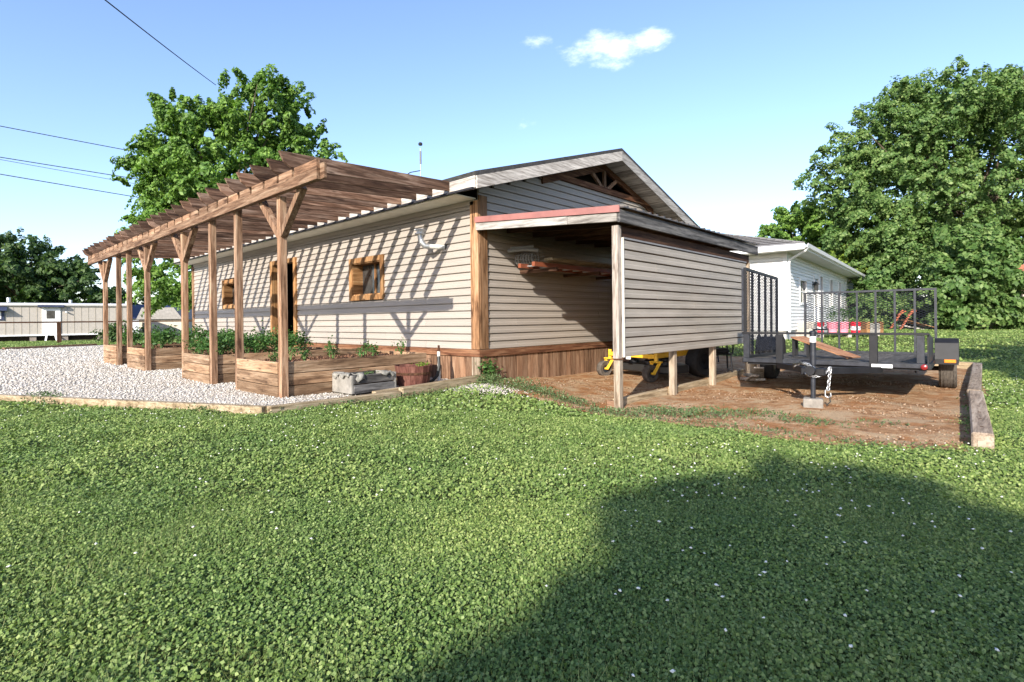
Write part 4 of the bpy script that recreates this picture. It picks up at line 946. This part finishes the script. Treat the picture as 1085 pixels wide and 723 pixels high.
# pile of split pale boards by the left trailer wheel
for i,(a,b,wd,th_,lb) in enumerate([((3.0,4.05,.02),(3.16,3.55,.26),.16,.03,'pale split board leaning steepest on the pile by the left trailer wheel'),((2.92,3.75,.02),(3.18,3.32,.16),.13,.03,'thin pale split board lying in front on the pile by the left trailer wheel'),((2.80,3.90,.03),(3.2,3.5,.07),.18,.04,'broad grey slab at the bottom of the pile by the left trailer wheel'),((2.85,4.3,.02),(3.0,3.75,.33),.10,.035,'narrow grey board standing behind the pile by the left trailer wheel'),((2.75,4.55,.02),(3.05,4.15,.05),.4,.05,'flat pale stone slab beside the farthest carport post')]):
    z=TZ(a[0],a[1])+.01; MB().beam((a[0],a[1],a[2]+z),(b[0],b[1],b[2]+z),wd,th_).build('split_board' if i<4 else 'stone_slab',wood('split_wood%d'%i,(.22,.19,.16),(.46,.42,.36),(.62,.58,.52),'y') if i<4 else CONCG,None,lb,'board' if i<4 else 'slab',bevel=.006)
# ------------------------------------------------------------------ white house
WH=thing('white_house','white sided single-storey house with grey hip roof and white gutters','house',(1.0,13.0,.22),R(4.2),local=True)
HL=18.2; HWD=9.0; h0=.32; h1=3.0
courses(MB(),'x',-HWD,0,h0,h1,[],0,-1,None,.115).build('wall',WHITEV,WH)
WO=[(2.1,3.25,1.28,2.08),(5.0,5.85,.25,2.3),(6.3,6.9,1.25,2.45),(9.0,9.7,1.25,2.45),(11.8,12.5,1.25,2.45)]
courses(MB(),'y',0,HL,h0,h1,WO,0,1,None,.115).build('wall',WHITEV,WH)
m=MB(); m.box(-HWD,-HWD+.05,0,HL,h0,h1); m.box(-HWD,0,HL-.05,HL,h0,h1); m.build('wall',WHITEV,WH)
MB().box(-HWD+.03,-.03,.03,HL-.03,-.3,h0-.002).build('foundation',plain('foundation_grey',(.44,.43,.41),.9),WH)
MB().box(-.10,.035,-.035,.09,h0,h1).build('corner_trim',WHITEP,WH)
E_=.62; ez=3.06; rh=1.55
a,b,c,d=(-HWD-E_,-E_),(E_,-E_),(E_,HL+E_),(-HWD-E_,HL+E_)
m=MB(); hx=-HWD/2; hy0=-E_+(HWD/2+E_)*1.0; hy1=HL+E_-(HWD/2+E_)
V=[(a[0],a[1],ez),(b[0],b[1],ez),(c[0],c[1],ez),(d[0],d[1],ez),(hx,hy0,ez+rh),(hx,hy1,ez+rh)]
m.add(V,[(0,1,4),(1,2,5,4),(2,3,5),(3,0,4,5)])
rf=m.build('roof',ROOFG,WH)
m=MB()
for i in range(1,16):
    t=i/16; 
    m.tube([(a[0]+(hx-a[0])*t,a[1]+(hy0-a[1])*t,ez+rh*t+.01),(b[0]+(hx-b[0])*t,b[1]+(hy0-b[1])*t,ez+rh*t+.01)],.022,4)
    m.tube([(b[0]+(hx-b[0])*t,b[1]+(hy0-b[1])*t,ez+rh*t+.01),(c[0]+(hx-c[0])*t,c[1]+(hy1-c[1])*t,ez+rh*t+.01)],.022,4)
m.build('shingle_course',SHING,rf)
m=MB(); m.tube([V[0],V[4]],.05,6); m.tube([V[1],V[4]],.05,6); m.tube([V[2],V[5]],.05,6); m.tube([V[4],V[5]],.05,6); m.build('ridge_cap',ROOFG,rf)
MB().box(-HWD-E_+.03,E_-.03,-E_+.03,HL+E_-.03,ez-.17,ez-.15).build('soffit',plain('white_soffit',(.62,.60,.55),.7),WH)
m=MB(); m.box(-HWD-E_,E_+.02,-E_-.02,-E_+.02,ez-.18,ez-.005); m.box(E_-.02,E_+.02,-E_+.022,HL+E_,ez-.18,ez-.005); m.build('fascia',WHITEP,WH)
m=MB(); m.prism([(E_+.022,ez-.14),(E_+.11,ez-.12),(E_+.135,ez-.01),(E_+.12,ez-.01),(E_+.10,ez-.10),(E_+.022,ez-.12)],'y',-E_-.02,HL+E_); m.build('gutter',WHITEP,WH)
MB().tube([(E_+.08,-E_+.1,ez-.13),(E_+.02,-E_+.15,ez-.22),(.12,-.02,ez-.42),(.075,.0,ez-.55),(.075,.0,h0-.1)],.042,8).build('downspout',WHITEP,WH)
for i,(y0,y1,z0,z1) in enumerate(WO):
    if i==1:
        m=MB(); m.box(.0,.05,y0-.1,y0,z0,z1+.1).box(.0,.05,y1,y1+.1,z0,z1+.1).box(.0,.05,y0,y1,z1,z1+.1); dd=m.build('door',WHITEP,WH)
        MB().box(-.06,-.02,y0,y1,z0,z1).build('door_leaf',PALE,dd); MB().box(-.019,-.008,y0+.12,y1-.12,z0+.95,z1-.1).build('pane',GLASS,dd); MB().sphere((.0,y0+.09,z0+.9),.035,8).build('handle',ENG,dd)
    else:
        m=MB(); m.box(-.03,.045,y0-.08,y0,z0-.08,z1+.08).box(-.03,.045,y1,y1+.08,z0-.08,z1+.08).box(-.03,.045,y0,y1,z1,z1+.08).box(-.03,.06,y0,y1,z0-.08,z0)
        ww=m.build('window',WHITEP,WH); MB().box(-.08,-.04,y0,y1,z0,z1).build('pane',GLASS,ww); MB().box(-.045,.0,y0,y1,(z0+z1)/2-.02,(z0+z1)/2+.02).build('sash_bar',WHITEP,ww)
lm=MB(); lm.box(.0,.03,4.58,4.70,1.95,2.15); lm.tube([(.03,4.64,2.1),(.13,4.64,2.14)],.012,6); lm.prism([(4.56,2.02),(4.72,2.02),(4.69,1.80),(4.59,1.80)],'x',.06,.2); lm.lathe([(.14,2.02),(.04,2.12),(0,2.14)],(.13,4.64,0),n=8)
lm.build('wall_lantern',ENG,WH)
MB().lathe([(.09,0),(.09,.25),(.12,.26),(0,.32)],(-5.4,6.2,ez+rh-.15),n=10).build('roof_vent',GALV,WH)
ac=thing('air_conditioner','tan boxed air conditioner standing at the white house corner','air conditioner',(1.10,14.9,TZ(1.1,14.9)),R(4.2),local=True)
MB().box(-.3,.3,-.3,.3,.04,.62).build('casing',BEIGE,ac,bevel=.02)
m=MB()
for i in range(9): m.box(-.305,.305,-.305,.305,.10+.055*i,.115+.055*i)
m.build('grille',plain('grille_grey',(.28,.27,.25)),ac)
# ------------------------------------------------------------------ red and pink buckets on the white bench
bn=thing('white_bench','low white board bench carrying the coloured buckets by the white house','bench',(2.0,16.65,TZ(2,16.6)),R(42),local=True)
MB().box(-1.2,1.2,-.22,.22,.13,.175).build('top',WHITEP,bn)
for x in (-1.0,0,1.0): MB().box(x-.06,x+.06,-.2,.2,-.02,.129).build('leg',BEIGE,bn)
bz=TZ(2,16.6)+.176
def bucket(t,mat,label):
    c=Vector((2.0+.743*t,16.65+.669*t,bz)); o=thing('bucket',label,'bucket',c,group='buckets on the white bench')
    MB().lathe([(.145,0),(.175,.36),(.187,.365),(.187,.40),(.16,.40),(.155,.34),(0,.34)],c,n=18).build('pail',mat,o,smooth=True)
    MB().lathe([(.160,.10),(.1715,.24)],c,n=18).build('bucket_label',WHITEP if mat is RED else PINK,o)
    MB().lathe([(.155,.345),(0,.36)],c,n=12).build('soil',SOIL,o)
    return c
for t,mat,lb in [(-1.0,RED,'bright red bucket at the left end of the bench'),(-.52,PINK,'pink bucket next to the left red bucket'),(-.12,PINK,'pink bucket with a leafy plant in the middle of the bench'),(.32,RED,'bright red bucket right of the pink pair')]:
    c=bucket(t,mat,lb)
    if t in(-.52,-.12,.32): plant('potted_plant',{-.52:'small leafy plant growing from the left pink bucket',-.12:'leafy plant growing from the right pink bucket',.32:'pale bushy plant rising from the right red bucket'}[t],'plant',(c.x,c.y,c.z+.35),.22,.55,150,.09,LEAF_G,None)
wp=thing('wooden_planter','light wooden planter with a pale front at the right end of the bench','planter',(2.0+.743*.9,16.65+.669*.9,bz),R(42),local=True)
MB().box(-.18,.18,-.2,-.16,0,.34).build('front_panel',CONCG,wp); MB().box(.185,.30,-.2,.2,0,.40).build('side_panel',W('frame','z'),wp); MB().box(-.3,-.185,-.2,.2,0,.40).build('side_panel',W('frame','z'),wp); MB().box(-.18,.18,-.155,.2,.02,.33).build('soil',SOIL,wp)
# ------------------------------------------------------------------ small things by the hedge
FW=lambda r,f:(CAM.x+RGT[0]*r+FWD[0]*f, CAM.y+RGT[1]*r+FWD[1]*f)
def gz(r,f): x,y=FW(r,f); return (x,y,TZ(x,y))
lc=thing('lawn_chair','tilted lawn chair with orange-red frame and tan slats near the hedge','lawn chair',gz(19.6,26.5),R(42),local=True)
m=MB()
for s in (-.35,.35): m.beam((-.75,s,.0),(-.10,s,1.0),.07,.06,(0,1,0)); m.beam((-.35,s,.75),(.05,s,.95),.07,.05,(0,1,0))
m.build('frame',plain('faded_orange',(.34,.10,.05)),lc)
m=MB()
for i in range(6): m.beam((-.42+.02*i,-.34+.13*i,.50),(.95,-.34+.13*i,.12),.11,.03)
m.build('slat',W('frame','x'),lc)
MB().beam((-.45,0,.22),(.75,0,-.02),.5,.05).build('base',BEIGE,lc)
gr=thing('covered_grill','dark blue covered grill standing before the beige shed','grill',gz(19.7,29.5),R(42),local=True)
m=MB(); m.prism([(-.75,.35),(-.55,.62),(-.2,.80),(.35,.80),(.7,.55),(.75,.35)],'y',-.35,.35); m.build('cover',plain('grill_cover',(.03,.035,.055),.7),gr,bevel=.05)
m=MB()
for s in (-.5,.5): m.box(s-.04,s+.04,-.3,.3,0,.36)
m.build('leg',BLACKM,gr)
bs=thing('beige_shed','small beige shed with grey roof glimpsed between trees behind the trailer gate','shed',gz(22.6,34.0),R(42),local=True)
MB().box(-1.7,1.7,-1.5,1.5,0,1.75).build('wall',plain('cream_wall',(.62,.56,.45),.85,.2,0,.06),bs); MB().prism([(-1.9,1.75),(1.9,1.75),(1.2,2.2),(-1.2,2.2)],'y',-1.6,1.6).build('roof',ROOFG,bs)
MB().box(-.4,.4,-1.52,-1.501,0,1.5).build('door',PALE,bs)
rs=thing('stucco_shed','pale stucco shed with reddish tiled roof behind the big bush at right','shed',gz(27.6,28.5),R(42),local=True)
MB().box(-3,3,-2,2,-.2,2.0).build('wall',plain('stucco',(.58,.47,.37),.9,.2,0,.12),rs)
MB().prism([(-2.5,2.0),(2.5,2.0),(0,3.4)],'x',-3.3,3.3).build('roof',BRICKR,rs)
MB().box(-.5,.4,-2.02,-2.001,.0,1.8).build('door',W('brown','z'),rs)
# ------------------------------------------------------------------ left background: rail fence, trailer home, neighbours
fn=thing('rail_fence','single-rail weathered wooden fence along the far side of the gravel','fence',(-33.4,-.9,TZ(-33.4,-.9)))
fx=lambda y:-33.4+.22*(y+.9)
for y in (-9.5,-5.2,-.9,3.2,7.5,12): MB().box(fx(y)-.09,fx(y)+.09,y-.09,y+.09,-.2,1.12).build('post',W('brown','z'),fn)
MB().beam((fx(-14),-14,1.16),(fx(16),16,1.16),.19,.08).build('rail',W('brown','y'),fn)
mh=thing('mobile_home','long beige panelled mobile home with white door and dark window awning','mobile home',(-43.2,-1.0,TZ(-42,-1)),R(-8),local=True)
zb=.42
m=MB(); y=-9.
while y<5.0:
    m.box(-.04,0,y,y+1.19,zb,2.42); y+=1.2
mhw=m.build('wall_panel',BEIGE,mh)
m=MB(); y=-9.
while y<5.1: m.box(.0,.012,y-.02,y+.01,zb,2.42); y+=.4
m.build('panel_groove',plain('groove_dark',(.36,.32,.26)),mh)
MB().box(-4,-.045,-9,5.2,zb,2.42).build('body',BEIGE,mh)
MB().prism([(-4.1,2.42),(.08,2.42),(.08,2.56),(-2,2.70),(-4.1,2.56)],'y',-9.1,5.3).build('roof',plain('home_roof_white',(.66,.65,.62)),mh)
MB().box(.082,.10,-9.1,5.3,2.42,2.50).build('roof_trim',plain('trim_grey',(.30,.29,.27)),mh)
MB().box(.0,.06,-9,5.2,zb-.06,zb+.04).build('base_trim',WHITEP,mh)
MB().box(.02,.05,.45,1.45,zb,2.36).build('door',WHITEP,mh); MB().box(.051,.06,.7,1.15,1.55,2.1).build('door_window',GLASS,mh)
MB().box(.0,.3,.25,1.65,2.34,2.50).build('door_hood',TRIMN,mh)
m=MB(); m.box(.0,.05,-2.65,-1.45,1.45,2.3); wdw=m.build('window',TRIMN,mh); MB().box(.051,.07,-2.52,-1.6,1.55,2.05).build('sash',WHITEP,wdw); MB().box(.071,.08,-2.4,-1.7,1.62,1.98).build('pane',GLASS,wdw)
MB().prism([(.0,2.32),(.45,2.08),(.45,2.12),(.0,2.38)],'y',-2.8,-1.3).build('window_awning',TRIMN,mh)
MB().box(-3.8,-.3,-8.8,5,.0,zb-.07).build('undercarriage',DARKIN,mh)
m=MB()
for y in (-7,-5.5,-3,-.2,1.5,3.5): m.box(-.28,-.05,y,y+.35,-.1,zb-.08)
m.build('pier',plain('pier_block',(.24,.20,.17)),mh)
m=MB(); m.beam((.1,.7,.42),(.5,.65,0),.1,.05).beam((.1,1.15,.42),(.5,1.25,0),.1,.05); m.build('step',WHITEP,mh)
m=MB()
for y,hh in ((-3,.12),(-1.3,.22),(2,.1)): m.lathe([(.1,2.7),(.1,2.8+hh),(0,2.82+hh)],(-1,y,0),n=8)
m.build('roof_vent',GALV,mh)
MB().tube([(.05,1.75,2.02),(.22,1.8,1.98)],.05,8).build('porch_light',WHITEP,mh)
nh=thing('blue_roofed_house','distant pale house with steep navy blue metal roof beyond the fence','house',gz(-39.5,58.0),R(42),local=True)
MB().box(-4.0,3.0,-2.4,4,-.5,1.6).build('wall',PALE,nh)
MB().prism([(-2.8,1.6),(4.4,1.6),(.8,3.15)],'x',-1.9,3.4).build('roof',NAVY,nh)
MB().prism([(-4.2,.9),(-.6,1.5),(-1.9,2.75),(-4.2,2.75)],'y',-2.9,-2.5).build('gable',PALE,nh)
MB().box(1.0,1.8,-2.43,-2.405,-.3,1.6).build('door',TRIMN,nh)
gs=thing('cream_shed','distant cream shed with pale grey hipped roof seen between pergola posts','shed',gz(-30.0,48.0),R(42),local=True)
MB().box(-1.9,1.9,-2,2,-.4,1.45).build('wall',plain('cream_shed_wall',(.46,.40,.32),.85,.2,0,.06),gs)
MB().prism([(-2.0,1.45),(2.0,1.45),(1.2,2.45),(-1.5,2.45)],'y',-2.2,2.2).build('roof',plain('shed_roof',(.24,.225,.205),.9,.2,0,.2),gs)
MB().box(-1.6,-.9,-2.03,-2.001,.3,1.2).build('window',GLASS,gs)
# ------------------------------------------------------------------ trees
def T(name,label,cat,r,f,lobes,*a,**k):
    x,y=FW(r,f); base=(x,y,TZ(x,y)); L2=[]
    for (lr,lf,lz),(ra,rz) in lobes:
        p=FW(r+lr,f+lf); L2.append(((p[0],p[1],lz),(ra,ra,rz)))
    return tree(name,label,cat,base,L2,*a,**k)
T('walnut_tree','tall leafy green tree rising behind the pergola roof','tree',-14.4,27,[((.2,0,8.3),(4.2,3.6)),((2.2,0,11.2),(2.6,2.2)),((-1.4,0,10.4),(2.5,2.0)),((-3.2,-.3,8.4),(1.7,1.3)),((3.7,.2,9.3),(1.9,2.0)),((-2.6,0,5.6),(2.4,1.5)),((-1.5,-1,3.6),(2.8,1.8)),((1,0,4.0),(3.0,1.8)),((-2.6,0,6.8),(1.8,1.6)),((-2.4,0,9.2),(1.7,1.3)),((3.3,0,6.8),(2.0,1.8)),((0,-.5,6.3),(3.0,2.0)),((2.4,0,12.2),(1.5,1.2))],1150,160,.36,.155,LEAF_A,tr=.30,th=3.4,droop=.45)
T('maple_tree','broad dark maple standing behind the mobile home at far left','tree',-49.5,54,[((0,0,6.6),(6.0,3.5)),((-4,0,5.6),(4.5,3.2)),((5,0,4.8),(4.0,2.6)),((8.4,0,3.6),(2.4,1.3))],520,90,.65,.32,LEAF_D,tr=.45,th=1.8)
T('maple_tree','huge spreading maple filling the sky at the right border','tree',28.5,33,[((-.5,0,9.5),(7.0,6.0)),((-4.8,-.3,7.8),(4.0,4.0)),((3.5,0,10.5),(6.0,5.3)),((-2.2,0,12.8),(3.6,3.2)),((4.0,0,14.2),(4.0,2.8)),((-4.6,-1,4.2),(3.6,2.5)),((-1.8,.4,4.4),(4.2,2.6)),((4.5,3,4.6),(4.0,2.6)),((-8.0,0,9.6),(2.5,2.8)),((-6.4,0,11.8),(2.3,2.0)),((-3.2,0,14.0),(2.6,2.0)),((-6.6,-.5,6.2),(2.6,2.2))],1900,165,.50,.16,LEAF_B,tr=.5,th=3,droop=.4,limbs=30)
T('lime_tree','smaller green tree rising behind the white house roof','tree',20.3,37,[((0,0,6.2),(2.9,2.7)),((-1.0,0,6.9),(1.8,1.9)),((2.2,0,5.0),(2.8,2.5)),((3.6,-1,3.2),(2.6,1.9)),((-.6,0,4.2),(2.4,1.8))],520,120,.42,.20,LEAF_A,tr=.25,th=2)
def bush(label,r,f,rad,h,ncl,mat,leaf=.24):
    return T('bush',label,'bush',r,f,[((0,0,h*.55+.2),(rad,h*.5)),((rad*.5,-.2,h*.4+.1),(rad*.7,h*.38)),((-rad*.5,-.2,h*.35+.1),(rad*.7,h*.33))],int(ncl*1.4),85,.42,leaf*.8,mat,tr=.06,th=.5,limbs=10)
bush('large rounded green shrub right of the trailer gate',22.7,26.5,1.9,5.0,190,LEAF_B)
bush('dense green shrub in front of the stucco shed at the right border',25.0,25.6,.8,1.3,30,LEAF_B)
bush('added dark shrub behind the lawn chair standing in for shade under the maple',21.4,30.5,1.9,2.4,90,LEAF_D)  # dark foliage added where the gap under the canopy is only shaded
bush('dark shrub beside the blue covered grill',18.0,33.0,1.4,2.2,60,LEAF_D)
bush('shrub leaning over the lawn chair through the trailer gate',19.4,28.6,1.2,2.9,55,LEAF_B)
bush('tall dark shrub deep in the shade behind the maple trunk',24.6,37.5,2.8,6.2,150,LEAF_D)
bush('tall green shrub filling the gap behind the white house end',20.6,34.5,2.3,5.6,120,LEAF_Y)
bush('lime green shrub at the back corner of the white house',16.6,36,1.6,2.8,60,LEAF_Y)
bush('small dark shrub behind the leftmost pergola post',-22.3,30,.5,.9,14,LEAF_D,.14)
T('roadside_tree','distant green tree above the blue roofed house','tree',-41,66,[((0,0,3.6),(3,2.2)),((3.4,0,3.0),(2.6,2.0)),((-4,0,2.8),(1.6,1.4))],90,70,.8,.45,LEAF_D,tr=.2,th=1.2)
T('roadside_tree','distant green tree behind the cream shed','tree',-33,58,[((0,0,3.4),(3.2,2.3)),((3.0,0,4.0),(2.8,2.5))],90,70,.8,.45,LEAF_A,tr=.2,th=1.2)
xx=FW(0,0)
# trees standing behind and beside the photographer, whose shade falls on the lawn
tree('shade_tree','round leafy tree behind the photographer shading the near lawn','tree',(11.9,-16.8,TZ(11.9,-16.8)),[((11.62,-16.85,5.6),(2.0,2.0,1.65)),((10.59,-15.95,5.6),(1.25,1.25,.9)),((13.71,-16.80,5.6),(2.2,2.2,1.55)),((12.57,-17.16,5.0),(1.8,1.8,1.5)),((11.72,-17.40,4.6),(1.7,1.7,1.0)),((10.97,-17.50,5.5),(1.3,1.3,1.0)),((10.92,-16.70,5.6),(1.2,1.2,1.0)),((12.57,-16.40,5.7),(1.6,1.6,1.1))],1250,90,.27,.22,LEAF_B,tr=.2,th=2.4)
tree('shade_tree','leafy tree off to the right shading the side lawn','tree',(13.2,-2.4,TZ(13.2,-2.4)),[((13.2,-2.4,6.2),(2.9,2.9,2.0)),((14.6,-2.0,6.8),(2.6,2.6,1.9))],170,80,.6,.32,LEAF_B,tr=.2,th=3)
# ------------------------------------------------------------------ overhead lines
def line(label,a,b,sag,r=.016):
    MB().tube(arc(a,b,sag,24),r,5).build('power_line',CABLE,None,label,'power line')
A0=Vector((-10.91,-2.79,9.45));B0=Vector((-21.99,3.33,12.75))
def ext(a,b,t0,t1): return (a.lerp(b,t0),a.lerp(b,t1))
line('single cable dropping steeply from the top border into the tall green tree',*ext(A0,B0,-.35,1.12),.05,.018)
for (za,zb_,dx_,lb) in [(12.17,12.08,0,'highest of the cables coming in from the left border'),(10.43,10.35,.1,'upper cable of the close pair at the left border'),(10.30,10.05,.2,'lower cable of the close pair at the left border'),(9.48,9.21,.3,'lowest dark cable coming in from the left border')]:
    a=Vector((-35,-3.15,za));b=Vector((-34.7,2.4,zb_)); p,q=ext(a,b,-.9,3.2); line(lb,p,q,.05,.024 if za!=10.30 else .014)
